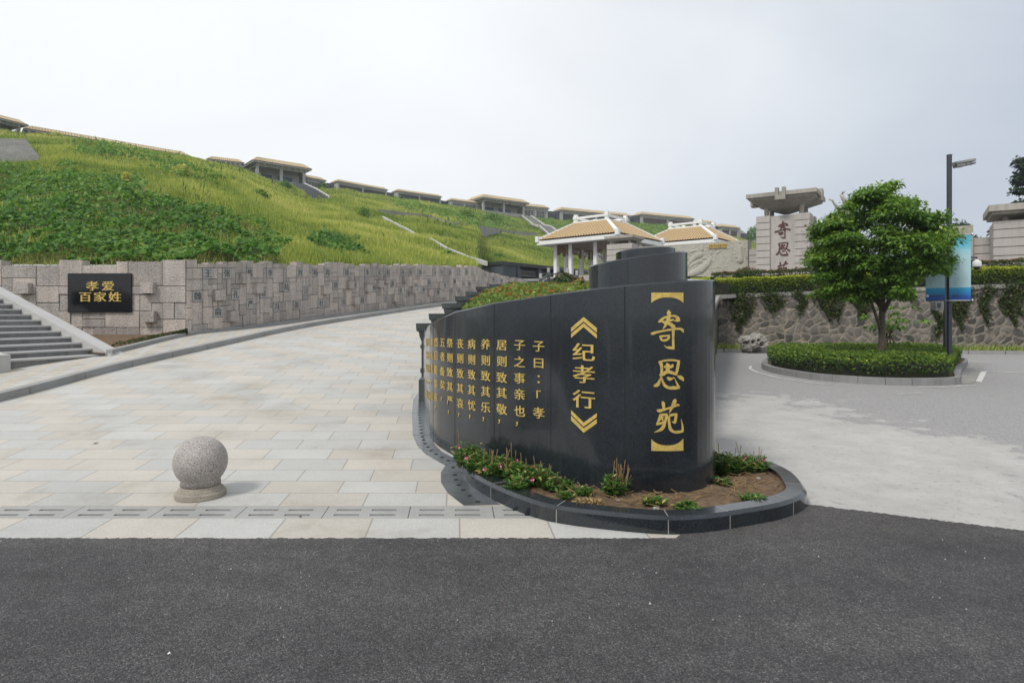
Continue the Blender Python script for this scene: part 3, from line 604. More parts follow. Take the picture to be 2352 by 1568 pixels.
# ------------------------------------------------------------------ surname wall (curved) and flat granite wall with the plaque
WT = np.array([(428, 15.9, 602, 766), (530, 17.1, 603, 754), (630, 18.9, 605, 741), (750, 21.2, 606, 724), (868, 23.9, 608, 709), (960, 26.6, 610, 699), (1053, 29.8, 611, 688), (1094, 31.6, 612, 684), (1112, 33.0, 622, 682), (1150, 34.8, 633, 679), (1205, 36.8, 642, 675), (1226, 38.2, 655, 674)], float)
wp = np.array([[*XY(r[0], r[1]), EYE-(r[3]-HY)*r[1]/F, EYE-(r[2]-HY)*r[1]/F] for r in WT])
WP = catmull(wp, 10); WS = np.r_[0, np.cumsum(np.linalg.norm(np.diff(WP[:, :2], axis=0), axis=1))]
WPX = CX+F*WP[:, 0]/WP[:, 1]
def wall_at(s): return [np.interp(s, WS, WP[:, k]) for k in range(4)]
def wpt(s, z, off):
    a = wall_at(s-.05); b2 = wall_at(s+.05); c = wall_at(s); tx, ty = b2[0]-a[0], b2[1]-a[1]; k = math.hypot(tx, ty); return (c[0]+ty/k*off, c[1]-tx/k*off, z)
def blocks(ncol, nrow, sizes, taken):
    occ = np.zeros((ncol, nrow), bool); out = []
    for (i, j, a, b2) in taken: occ[i:i+a, j:j+b2] = True
    for j in range(nrow):
        for i in range(ncol):
            if occ[i, j]: continue
            for _ in range(12):
                a, b2 = random.choice(sizes); a = min(a, ncol-i); b2 = min(b2, nrow-j)
                if not occ[i:i+a, j:j+b2].any(): break
            else: a = b2 = 1
            occ[i:i+a, j:j+b2] = True; out.append((i, j, a, b2))
    return out
CELL = .15
snames = [('王', 477, 624), ('张', 517, 625), ('陈', 574, 625), ('李', 621, 622), ('刘', 686, 623), ('杨', 723, 626), ('周', 752.6, 622), ('徐', 793, 622), ('朱', 840, 622), ('吴', 871, 622), ('赵', 892, 622), ('孙', 923, 622), ('黄', 942, 622), ('胡', 962, 622), ('马', 995, 622), ('许', 1014, 622), ('高', 1032, 622), ('丁', 1053, 622), ('夏', 1070, 622),
          ('魏', 452.5, 685), ('孔', 540, 675), ('袁', 600.5, 675), ('俞', 496.5, 719), ('严', 570, 704), ('陆', 654.5, 661), ('汪', 703.7, 671.5), ('唐', 768.7, 659), ('金', 813.5, 658), ('何', 858.6, 661), ('邵', 899.6, 650), ('史', 953, 656), ('钱', 986, 649.5), ('宋', 1022.6, 652), ('顾', 1045, 650), ('叶', 1063.6, 655), ('韩', 1078, 649.5),
          ('冯', 635.4, 706.6), ('姜', 680, 702), ('杜', 736.5, 697), ('任', 789, 689.6), ('薛', 832, 686), ('吕', 883, 682.6), ('章', 917, 668.5), ('梁', 936.5, 676.7), ('秦', 973, 666), ('施', 1003.6, 671), ('倪', 1037.6, 670), ('彭', 1053.4, 670), ('谢', 1133, 641), ('郑', 1151, 645), ('林', 1166, 651), ('程', 1180, 656)]
projs = [(585, 638+20), (607, 662), (560, 640), (668, 655), (640, 720), (745, 668), (800, 655), (812, 690), (868, 652), (905, 682), (843, 660), (945, 664), (1010, 655), (1040, 664), (530, 720), (500, 680), (985, 668), (1090, 640), (1075, 660), (698, 640), (886, 640), (930, 645), (1120, 655)]
sw = thing('surname_wall', wpt(0, 1, 0), 'curved wall of grey and pink granite blocks carved with Chinese surnames along the ramp', 'stone wall')
ncol = int(WS[-1]/CELL); nrow = 14
def cellof(px, py):
    s = float(np.interp(px, WPX, WS)); c = wall_at(s); d = c[1]; z = EYE-(py-HY)*d/F
    return int(round(s/CELL))-1, int(round((c[3]-z)/CELL))-1
taken = []; spl = []; occ = set()
def claim(i, j, a, b2):
    q = {(i+x, j+y) for x in range(a) for y in range(b2)}
    if q & occ or i < 0 or j < 0 or i+a > ncol: return False
    occ.update(q); taken.append((i, j, a, b2)); return True
for ch, px, py in snames:
    i, j = cellof(px, py); j = max(j, 0)
    for di in (0, 1, -1, 2):
        if claim(i+di, j, 2, 2): spl.append((ch, i+di, j)); break
prl = []
for px, py in projs:
    i, j = cellof(px, py)
    if claim(max(0, i), max(j, 0), 2, 2): prl.append((max(0, i), max(j, 0)))
def wblock(mb, i, j, a, b2, off, g=.006, top=0):
    s0, s1 = i*CELL+g, (i+a)*CELL-g; c0, c1 = wall_at(s0), wall_at(s1)
    za0, za1 = c0[3]-j*CELL-g+top, c1[3]-j*CELL-g+top; zb0, zb1 = c0[3]-(j+b2)*CELL+g, c1[3]-(j+b2)*CELL+g
    if za0 < c0[2]-.1: return False
    zb0 = max(zb0, c0[2]-.12); zb1 = max(zb1, c1[2]-.12)
    mb.hexa([wpt(s0, zb0, off), wpt(s1, zb1, off), wpt(s1, zb1, -.25), wpt(s0, zb0, -.25), wpt(s0, za0, off), wpt(s1, za1, off), wpt(s1, za1, -.25), wpt(s0, za0, -.25)]); return True
mb = MB(); tones = []
for (i, j, a, b2) in blocks(ncol, nrow, [(2, 2), (2, 3), (1, 2), (2, 1), (3, 2), (1, 3), (2, 4), (3, 3), (2, 2)], taken):
    top = random.choice((-.04, 0, .03, .07)) if j == 0 else 0
    if wblock(mb, i, j, a, b2, random.uniform(0, .028), top=top): tones.append(random.random())
def tone_build(mb, name, mat, parent, tones, bevel=0):
    per = len(mb.v)//len(tones); o = mb.build(name, mat, parent)
    at = o.data.attributes.new('var', 'FLOAT', 'POINT'); at.data.foreach_set('value', np.repeat(np.array(tones, np.float32), per)); return o
tone_build(mb, 'masonry', m_wallst, sw, tones)
mb = MB()
for k in range(len(WS)-1):
    s0, s1 = WS[k], WS[k+1]; c0, c1 = wall_at(s0), wall_at(s1)
    mb.hexa([wpt(s0, c0[2]-.2, -.03), wpt(s1, c1[2]-.2, -.03), wpt(s1, c1[2]-.2, -.35), wpt(s0, c0[2]-.2, -.35), wpt(s0, c0[3]-.06, -.03), wpt(s1, c1[3]-.06, -.03), wpt(s1, c1[3]-.06, -.35), wpt(s0, c0[3]-.06, -.35)])
mb.build('mortar', stone('mortar', (.085, .082, .078), .2, 3, 50, .2, .9, .2), sw)
mb = MB(); tones = []
for i, j in prl:
    if wblock(mb, i, j, 2, 2, .15): tones.append(random.uniform(.2, .7))
pj = tone_build(mb, 'projecting_stones', m_wallst, sw, tones); bpy.data.objects.remove(pj)
for i, j in prl:
    mb = MB()
    if wblock(mb, i, j, 2, 2, .15): tone_build(mb, 'projecting_stone', m_wallst, sw, [random.uniform(.2, .7)])
for ch, i, j in spl:
    mb = MB(); wblock(mb, i, j, 2, 2, .03, .008); p = mb.build('surname_stone', m_panel, sw)
    s0 = (i+1)*CELL; c = wall_at(s0); zc = c[3]-(j+1)*CELL; m2 = MB()
    put_text(m2, ch, lambda u, v, o: wpt(s0+u, zc+v, .0305+o), .235, .235, .003, .02); m2.build('surname', m_engr, p)
# flat wall on the left (frontal)
DW = 15.9; XR = wp[0][0]-.01
gw = thing('granite_wall', (XR-3, DW, 1), 'straight wall of large rough grey granite blocks behind the left staircase', 'stone wall')
cw, chh = .30, .215; ncol, nrow = 40, 10; z_top = EYE-(600-HY)*DW/F
bl = blocks(ncol, nrow, [(2, 2), (1, 2), (2, 1), (3, 2), (2, 3), (3, 3), (2, 2), (3, 2)], [])
mb = MB(); tones = []
for (i, j, a, b2) in bl:
    x1, x0 = XR-i*cw-.008, XR-(i+a)*cw+.008; top = random.choice((-.10, 0, .04)) if j == 0 else 0
    mb.box(x0, x1, DW-random.uniform(0, .03), DW+.3, z_top-(j+b2)*chh+.008, z_top-j*chh-.008+top); tones.append(random.random())
tone_build(mb, 'masonry', m_wallst, gw, tones)
mb = MB(); mb.box(XR-12, XR, DW+.03, DW+.3, .3, z_top-.13); mb.build('mortar', bpy.data.materials['mortar'], gw)
for px, py in ((55, 662), (340, 661), (342, 727)):
    mb = MB(); c = P(px, py, DW-.1); tn = [random.uniform(.4, .8)]; mb.box(c.x-.16, c.x+.16, DW-.17, DW+.1, c.z-.14, c.z+.14); tone_build(mb, 'projecting_stone', m_wallst, gw, tn)
pq = thing('plaque', P(228, 672, DW-.06), 'black polished plaque with five gold Chinese characters on the left granite wall', 'plaque')
a, b2 = P(155.5, 717, DW-.06), P(301.5, 627.5, DW-.06)
mb = MB(); mb.box(a.x, b2.x, DW-.07, DW-.0, a.z, b2.z); mb.build('panel', m_plaque, pq, bevel=.006)
mb = MB()
for ch, px, py in (('孝', 212, 657), ('爱', 248, 657), ('百', 196, 682), ('家', 230, 682), ('姓', 264, 682)):
    c = P(px, py, DW-.07); put_text(mb, ch, lambda u, v, o: (c.x+u, DW-.0705-o, c.z+v), .345, .27, .004, .025)
mb.build('lettering', m_gold, pq)

# ------------------------------------------------------------------ left staircase
ax = Vector((-.928, .371, 0)); ed = Vector((-.371, -.928, 0)); o0 = Vector((-8.12, 12.2, .60))
st = thing('staircase', o0, 'grey granite staircase with pale sloping side slabs climbing off the left edge', 'stairs')
def sp(t, e2, z): return o0+ax*t+ed*e2+Vector((0, 0, z))
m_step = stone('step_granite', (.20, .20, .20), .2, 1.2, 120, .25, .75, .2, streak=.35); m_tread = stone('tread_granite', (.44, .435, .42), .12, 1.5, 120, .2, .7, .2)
for k in range(14):
    mb = MB(); t0, t1 = .12+k*.325, .12+(k+1)*.325; z0, z1 = (-.7 if k == 0 else k*.115-.3), (k+1)*.115-.035
    mb.hexa([sp(t0, 0, z0), sp(t1+.3, 0, z0), sp(t1+.3, 1.75, z0), sp(t0, 1.75, z0), sp(t0, 0, z1), sp(t1+.3, 0, z1), sp(t1+.3, 1.75, z1), sp(t0, 1.75, z1)])
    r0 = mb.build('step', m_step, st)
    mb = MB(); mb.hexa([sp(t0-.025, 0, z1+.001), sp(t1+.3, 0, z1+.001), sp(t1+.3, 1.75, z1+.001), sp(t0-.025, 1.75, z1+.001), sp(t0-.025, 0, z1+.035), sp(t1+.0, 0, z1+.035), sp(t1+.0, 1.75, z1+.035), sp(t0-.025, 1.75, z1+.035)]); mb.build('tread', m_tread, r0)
for e0, e1 in ((-.30, -.005), (1.755, 2.02)):
    mb = MB(); pts = [(-.12, -.9), (-.12, .12), (4.5, .10+4.62*.354), (4.5, -.9)] if e0 < 0 else [(-.12, -.9), (-.12, .22), (.1, .24), (4.5, .22+4.5*.354), (4.5, -.9)]
    mb.add([sp(t, e0, z) for t, z in pts]+[sp(t, e1, z) for t, z in pts], [tuple(range(len(pts))), tuple(range(2*len(pts)-1, len(pts)-1, -1))]+[(i, len(pts)+i, len(pts)+(i+1) % len(pts), (i+1) % len(pts)) for i in range(len(pts))])
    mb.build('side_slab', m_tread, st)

# ------------------------------------------------------------------ hillside
FOOT = np.array([(-900, 16.2, 608), (0, 16.2, 608), (428, 16.3, 609), (530, 17.5, 609), (630, 19.3, 611), (750, 21.6, 612), (868, 24.3, 613), (960, 27.0, 614), (1053, 30.2, 615), (1094, 32.1, 616), (1103, 44, 618), (1108, 60.5, 614), (1150, 62.5, 612), (1205, 67, 616), (1300, 73, 630), (1500, 78, 640), (1750, 82, 640), (1900, 84, 655), (2300, 88, 680)], float)
TOP = np.array([(-900, 62, 140), (-300, 76, 262), (0, 91, 303), (130, 96, 318), (300, 103, 345), (450, 110, 372), (560, 114, 392), (630, 118, 416), (690, 121, 429), (800, 129, 437), (900, 137, 453), (1000, 144, 466), (1100, 151, 484), (1190, 158, 497), (1300, 165, 507), (1450, 175, 513), (1600, 186, 520), (1700, 195, 546), (1760, 200, 562), (1900, 205, 640), (2300, 210, 690)], float)
BMP = np.array([(-900, .02), (0, .02), (60, .028), (150, .042), (420, .048), (520, .04), (600, .02), (700, -.01), (900, -.012), (1100, -.015), (1300, -.015), (1600, -.01), (2300, 0)], float)
def hill(px, t, rough=True):
    px = np.asarray(px, float); t = np.asarray(t, float)
    dF = np.interp(px, FOOT[:, 0], FOOT[:, 1]); zF = EYE-(np.interp(px, FOOT[:, 0], FOOT[:, 2])-HY)*dF/F
    dT = np.interp(px, TOP[:, 0], TOP[:, 1]); zT = EYE-(np.interp(px, TOP[:, 0], TOP[:, 2])-HY)*dT/F
    xF = (px-CX)*dF/F; xT = (px-CX)*dT/F; b2 = np.interp(px, BMP[:, 0], BMP[:, 1])
    x = xF+(xT-xF)*t; y = dF+(dT-dF)*t; z = zF+(zT-zF)*(t+b2*np.sin(np.clip(t, 0, 1)*PI))
    if rough: z = z+.22*np.sin(x*.55+1.3*np.sin(y*.21))*np.sin(y*.4+x*.13)*np.clip(t*8, 0, 1)
    return x, y, z
gp = np.linspace(-900, 2300, 321); gt = np.r_[np.linspace(0, 1, 60)**1.5, 1.12, 1.6]
PX, TT = np.meshgrid(gp, gt); X, Y, Z = hill(PX, TT)
zT = EYE-(np.interp(PX, TOP[:, 0], TOP[:, 2])-HY)*np.interp(PX, TOP[:, 0], TOP[:, 1])/F
Z = np.where(TT > 1, zT-.0-(TT-1)*6*(TT > 1.2), Z)
V = np.stack([X, Y, Z], -1).reshape(-1, 3); n1 = len(gp)
mb = MB(); mb.v = [tuple(p) for p in V]; mb.f = [(j*n1+i, j*n1+i+1, (j+1)*n1+i+1, (j+1)*n1+i) for j in range(len(gt)-1) for i in range(n1-1)]; mb.mi = [0]*len(mb.f)
tag(mb.build('hill', m_hill, smooth=True, fix=False), kind='structure')
def hill_pt(px, py):
    lo, hi = 0.0, 1.0
    for _ in range(30):
        m = (lo+hi)/2; x, y, z = hill(px, m, False)
        if HY-(z-EYE)/y*F > py: lo = m
        else: hi = m
    x, y, z = hill(px, lo); return Vector((float(x), float(y), float(z)))
def vnoise(x, y, s, seed=0):
    x = x/s+seed*17.3; y = y/s+seed*9.1
    return (np.sin(x*1.7+np.sin(y*1.3+seed)*1.4)+np.sin(y*1.9+np.sin(x*1.1)*1.7)+.6*np.sin(x*3.9+y*2.7+seed)+.5*np.sin(y*4.7-x*3.1))/3.1
def inpoly(px, py, poly):
    r = np.zeros(len(px), bool); n = len(poly)
    for i in range(n):
        x0, y0 = poly[i]; x1, y1 = poly[(i+1) % n]; c = ((y0 > py) != (y1 > py)); r ^= c & (px < (x1-x0)*(py-y0)/((y1-y0)+1e-12)+x0)
    return r
def scat(n, p0=-330, p1=1760, t0=0, t1=1):
    px = rng.uniform(p0, p1, n); dF = np.interp(px, FOOT[:, 0], FOOT[:, 1]); dT = np.interp(px, TOP[:, 0], TOP[:, 1])
    r = t0+(t1-t0)*rng.random(n); d = dF*(dT/dF)**r; t = (d-dF)/(dT-dF); x, y, z = hill(px, t); py = HY-(z-EYE)/y*F
    return px, py, x, y, z
KUD = [(-340, 360), (-80, 385), (60, 392), (150, 392), (260, 402), (320, 430), (360, 452), (450, 478), (560, 515), (640, 548), (665, 572), (640, 610), (-340, 640)]
KUD2 = [(700, 545), (760, 530), (800, 560), (860, 590), (780, 590), (710, 575)]
KUD3 = [(150, 322), (280, 345), (400, 372), (520, 420), (430, 410), (300, 372), (150, 345)]
KUD4 = [(1205, 480), (1300, 505), (1460, 512), (1600, 530), (1600, 545), (1420, 545), (1300, 530), (1220, 510)]
KUD5 = [(900, 455), (1060, 490), (1190, 515), (1160, 530), (1050, 515), (920, 485)]
def kmask(px, py, x, y):
    q = px+26*vnoise(x, y, 3.4, 1)+14*vnoise(x, y, .9, 3); w2 = py+16*vnoise(x, y, 2.6, 2)+9*vnoise(x, y, .8, 4)
    m = inpoly(q, w2, KUD)
    for p, dens in ((KUD2, .55), (KUD3, .6), (KUD4, .6), (KUD5, .35)): m |= inpoly(q, w2, p) & (vnoise(x, y, 6, 5) > -.5+(.6-dens)) 
    return m
def leaf_quads(c, a, s, L, Wd, droop=0):
    L = np.asarray(L)[:, None]; Wd = np.asarray(Wd)[:, None]; dz = np.zeros_like(c); dz[:, 2] = 1
    b0 = c-a*L*.5; t0 = c+a*L*.5-dz*L*droop; l0 = c+s*Wd*.5; r0 = c-s*Wd*.5
    return np.stack([b0, l0, t0, r0], 1).reshape(-1, 3)
def rand_unit(n):
    v = rng.normal(size=(n, 3)); return v/np.linalg.norm(v, axis=1)[:, None]
def cross_n(a, b2):
    c = np.cross(a, b2); return c/(np.linalg.norm(c, axis=1)[:, None]+1e-9)
# long grass
px, py, x, y, z = scat(470000); k = ~kmask(px, py, x, y) | (rng.random(len(px)) < .10); px, py, x, y, z = px[k], py[k], x[k], y[k], z[k]; n = len(x)
d = y; hgt = (.20+.22*rng.random(n))*(1+.4*vnoise(x, y, 3.2, 3))*np.clip(.75+d/140, .75, 1.2)*np.where(d > 100, .75, 1); wd = np.clip(d*.0009, .010, .12)*rng.uniform(.7, 1.4, n)
ang = rng.uniform(0, 2*PI, n); lean = rng.uniform(.1, .55, n)
base = np.stack([x, y, z-.05], 1); ax_ = np.stack([np.cos(ang), np.sin(ang), 0*ang], 1)
tip = base+np.stack([np.cos(ang+1.2)*lean*hgt, np.sin(ang+1.2)*lean*hgt, hgt], 1)
Vg = np.stack([base-ax_*wd[:, None], base+ax_*wd[:, None], tip], 1).reshape(-1, 3)
tone = np.clip(.47+.30*vnoise(x, y, 11, 4)+.24*vnoise(x, y, 2.7, 6)+rng.normal(0, .17, n)+.10*np.clip((30-d)/15, 0, 1)-.12*(d > 95), 0, 1)
tag(np_mesh('hill_grass', Vg, 3, tone, g_grass), kind='stuff')
# taller weeds and seed heads scattered over the slope, thicker along the crest
px, py, x, y, z = scat(20000); w_ = vnoise(x, y, 7, 11)+.6*vnoise(x, y, 2.2, 12)+np.where((py < np.interp(px, TOP[:, 0], TOP[:, 2])+18) & (px < 560), .12, 0); k = (w_ > .62) & ~(kmask(px, py, x, y) & (rng.random(len(px)) < .8)); x, y, z = x[k], y[k], z[k]; n = len(x); hgt = rng.uniform(.35, .85, n)*rng.uniform(.6, 1.1, n)*np.clip(.6+y/120, .6, 1.15)
a_ = rng.uniform(0, 2*PI, n); ax2 = np.stack([np.cos(a_), np.sin(a_), 0*a_], 1)*np.clip(y*.0009, .012, .10)[:, None]; base = np.stack([x, y, z], 1); mid = base+np.stack([rng.normal(0, .08, n), rng.normal(0, .08, n), hgt*.6], 1); tip = mid+np.stack([rng.normal(0, .12, n), rng.normal(0, .12, n), hgt*.45], 1)
Vw = np.concatenate([np.stack([base-ax2*.5, base+ax2*.5, mid+ax2*.4, mid-ax2*.4], 1), np.stack([mid-ax2*1.5, mid+ax2*1.5, tip+ax2*.2, tip-ax2*.2], 1)]).reshape(-1, 3); tn = np.clip(rng.normal(.45, .25, n), 0, 1)
tag(np_mesh('hill_weeds', Vw, 4, np.r_[tn, np.clip(tn+.1, 0, 1)], g_weed), kind='stuff')
# broad-leaved vine thickets
px, py, x, y, z = scat(200000); k = kmask(px, py, x, y); px, py, x, y, z = px[k], py[k], x[k], y[k], z[k]
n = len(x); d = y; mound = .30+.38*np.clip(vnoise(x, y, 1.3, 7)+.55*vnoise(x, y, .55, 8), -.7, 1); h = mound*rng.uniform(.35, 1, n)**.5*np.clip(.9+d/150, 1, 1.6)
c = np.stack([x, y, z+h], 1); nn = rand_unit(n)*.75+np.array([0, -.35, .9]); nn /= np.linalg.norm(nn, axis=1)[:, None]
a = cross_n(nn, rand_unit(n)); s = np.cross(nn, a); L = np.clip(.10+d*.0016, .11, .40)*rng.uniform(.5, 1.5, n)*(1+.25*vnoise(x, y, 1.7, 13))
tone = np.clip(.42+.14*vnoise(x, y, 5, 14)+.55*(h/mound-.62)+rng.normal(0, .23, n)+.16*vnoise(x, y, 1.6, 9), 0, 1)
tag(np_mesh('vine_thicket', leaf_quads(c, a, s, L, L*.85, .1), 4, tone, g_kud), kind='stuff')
# fringe of grass hanging over the wall top is part of the same meadow; weeds standing on the crest
def bush(name, c, r, n, leaf, mat, label, cat, group=None, stem=True, flat=.85):
    o = thing(name, c, label, cat, group); c = np.array(c); r = np.array(r, float)
    u = rand_unit(n); u[:, 2] = np.abs(u[:, 2])*1.0-.12; rad = rng.uniform(.45, 1, n)**.6*(1+.22*vnoise(u[:, 0]*2, u[:, 1]*2+u[:, 2], .45, 3))
    p = c+u*r*rad[:, None]; nn = u+rand_unit(n)*.7+np.array([0, 0, .3]); nn /= np.linalg.norm(nn, axis=1)[:, None]; a = cross_n(nn, rand_unit(n)); s = np.cross(nn, a)
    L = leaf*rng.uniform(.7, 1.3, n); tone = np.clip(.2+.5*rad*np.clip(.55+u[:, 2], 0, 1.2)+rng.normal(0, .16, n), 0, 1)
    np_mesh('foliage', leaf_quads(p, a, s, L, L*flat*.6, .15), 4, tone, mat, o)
    if stem:
        mb = MB()
        for k in range(5): q = rand_unit(1)[0]; mb.tube([tuple(c+np.array([0, 0, -.1])), tuple(c+np.array([q[0]*r[0]*.4, q[1]*r[1]*.4, r[2]*.5])), tuple(c+np.array([q[0]*r[0]*.7, q[1]*r[1]*.7, r[2]*.8]))], [.02*r[2]+.01, .014*r[2]+.006, .006], 5)
        mb.build('stem', m_bark, o)
    return o
for k, (px_, py_, wd_, ht_, lab) in enumerate([(497, 413, 44, 16, 'dark rounded shrub high on the hill, left of the two others near the porch'), (598, 440, 40, 24, 'dark shrub on the hill just below the porch building'), (655, 424, 30, 22, 'green shrub beside the hill stair under the porch building'), (836, 492, 36, 40, 'feathery dark green sapling at the top of the long hill stair'), (742, 420, 22, 18, 'small feathery tree in front of the second hill building'), (1072, 490, 48, 34, 'pale green bush on the slope below the corner porch building'),
                                              (1130, 500, 50, 26, 'leafy bush on the slope left of the upper right stair'), (1030, 582, 34, 22, 'bright green shrub beside the lower long stair'), (1145, 588, 24, 12, 'small green shrub above the black columbarium roof'), (290, 405, 20, 36, 'thin reedy weed clump on the left grass slope'), (420, 395, 50, 30, 'brownish weed clump in the middle of the left slope'), (130, 312, 30, 20, 'ragged weed tuft on the crest beside the left roof')]):
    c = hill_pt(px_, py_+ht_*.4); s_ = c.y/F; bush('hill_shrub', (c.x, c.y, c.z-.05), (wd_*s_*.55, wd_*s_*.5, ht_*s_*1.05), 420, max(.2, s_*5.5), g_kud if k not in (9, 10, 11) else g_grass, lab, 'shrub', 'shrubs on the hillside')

# ------------------------------------------------------------------ stairs on the hill and the low terrace wall
m_hst = stone('hill_stair_stone', (.27, .265, .25), .2, .5, 8, .2, .85, .1); m_hstd = stone('hill_stair_dark', (.10, .11, .12), .2, .5, 8, .2, .8, .1)
m_str = stone('stair_side_white', (.50, .495, .48), .15, .5, 6, .12, .8, .1)
def hstair(label, pix, width, mat, left=True, right=True, dn=.0, sidev=(1, .25, 0), rise=.18):
    pts = [hill_pt(*q) for q in pix]; o = thing('hill_stair', pts[-1], label, 'stairs', 'stairs up the grass hill')
    sd = Vector(sidev).normalized()*width; mt = MB(); ml = MB(); mr = MB()
    for p, q in zip(pts[:-1], pts[1:]):
        ns = max(3, int(abs(p.z-q.z)/rise)); 
        for k in range(ns):
            a = p.lerp(q, k/ns); b2 = p.lerp(q, (k+1)/ns); zz = a.z+.30-dn
            mt.hexa([(a.x, a.y, zz-.8), (b2.x, b2.y, zz-.8), (b2.x+sd.x, b2.y+sd.y, zz-.8), (a.x+sd.x, a.y+sd.y, zz-.8), (a.x, a.y, zz), (b2.x, b2.y, zz), (b2.x+sd.x, b2.y+sd.y, zz), (a.x+sd.x, a.y+sd.y, zz)])
        for on, m3, off in ((left, ml, Vector((0, 0, 0))-sd*.16/ max(width*.16, .16)*.0), (right, mr, sd)):
            if not on: continue
            t = (.08+.0013*p.y)/width; e = sd*t; a, b2 = p+off, q+off; d2 = Vector((0, 0, .18+.0012*p.y+.30 if dn == 0 else .05+.0012*p.y)); lo = Vector((0, 0, -.4 if dn == 0 else -.15))
            m3.hexa([a+lo, b2+lo, b2+e+lo, a+e+lo, a+d2, b2+d2, b2+e+d2, a+e+d2])
    mt.build('steps', mat, o)
    if left: ml.build('side_slab', m_str, o)
    if right: mr.build('side_slab', m_str, o)
    return o
hstair('long pale-edged stair running diagonally down the middle of the grass hill', [(850, 497), (880, 518), (897, 524), (925, 536), (950, 549), (985, 566), (1003, 574), (1030, 589), (1060, 599), (1070, 602.5)], 1.1, m_hst, False, True, dn=1.3)
hstair('dark short stair flight below the hill porch building', [(672, 427), (695, 441), (716, 457)], 2.0, m_hstd, False, True)
hstair('grey stair with two pale sides at the right, below the corner porch', [(1196, 499), (1222, 520), (1238, 524), (1262, 548), (1310, 580), (1372, 606)], 2.6, m_hst, True, True)
hstair('worn grey stone stair high on the hill at the left edge', [(-45, 337), (-45, 374)], 3.4, m_hst, False, False, sidev=(1, .1, 0), rise=.45)
tp = [hill_pt(*q) for q in [(868, 492), (930, 500), (985, 507), (1040, 519), (1100, 527), (1150, 535), (1235, 544)]]
tw = MB(); 
for p, q in zip(tp[:-1], tp[1:]): tw.hexa([p+Vector((0, 0, -1)), q+Vector((0, 0, -1)), q+Vector((0, .4, -1)), p+Vector((0, .4, -1)), p+Vector((0, 0, .5)), q+Vector((0, 0, .5)), q+Vector((0, .4, .5)), p+Vector((0, .4, .5))])
tag(tw.build('terrace_wall', m_hst), 'low grey stone terrace wall crossing the grass hill between the stairs', 'low wall')

# ------------------------------------------------------------------ columbarium halls along the hill top
def Tpt(px): d = float(np.interp(px, TOP[:, 0], TOP[:, 1])); return P(px, float(np.interp(px, TOP[:, 0], TOP[:, 2])), d)
def tile_slope(mb, p0, p1, q0, q1, pitch, rows, amp, step, res=4):
    """roof slope: eave p0-p1, top q0-q1; round tile columns run straight up the slope, rows overlap"""
    p0, p1, q0, q1 = map(Vector, (p0, p1, q0, q1)); ev = (p1-p0); L = ev.length; e = ev/L; up = ((q0+q1)/2-(p0+p1)/2); up -= e*up.dot(e); nn = e.cross(up).normalized()
    if nn.z < 0: nn = -nn
    nu = int(L/pitch*res); nv = rows*2
    def fn(u, v):
        vv = v; j = v*rows; fr = j-math.floor(j+1e-6); a = p0.lerp(q0, vv); b2 = p1.lerp(q1, vv); pt = a.lerp(b2, u); xx = (pt-p0).dot(e)
        return pt+nn*(amp*abs(math.sin(PI*xx/pitch))**.7+step*(1-fr))
    mb.var = getattr(mb, 'var', []); mb.var += [0.0]*(len(mb.v)-len(mb.var)); mb.grid(fn, nu, nv)
    for j in range(nv+1):
        for i in range(nu+1):
            a = p0.lerp(q0, j/nv); b2 = p1.lerp(q1, j/nv); xx = (a.lerp(b2, i/nu)-p0).dot(e); mb.var.append(abs(math.sin(PI*xx/pitch))*(.55 if j % 2 == 0 else 1))
def set_var(o, mb):
    at = o.data.attributes.new('var', 'FLOAT', 'POINT'); at.data.foreach_set('value', np.array(mb.var, np.float32)); return o
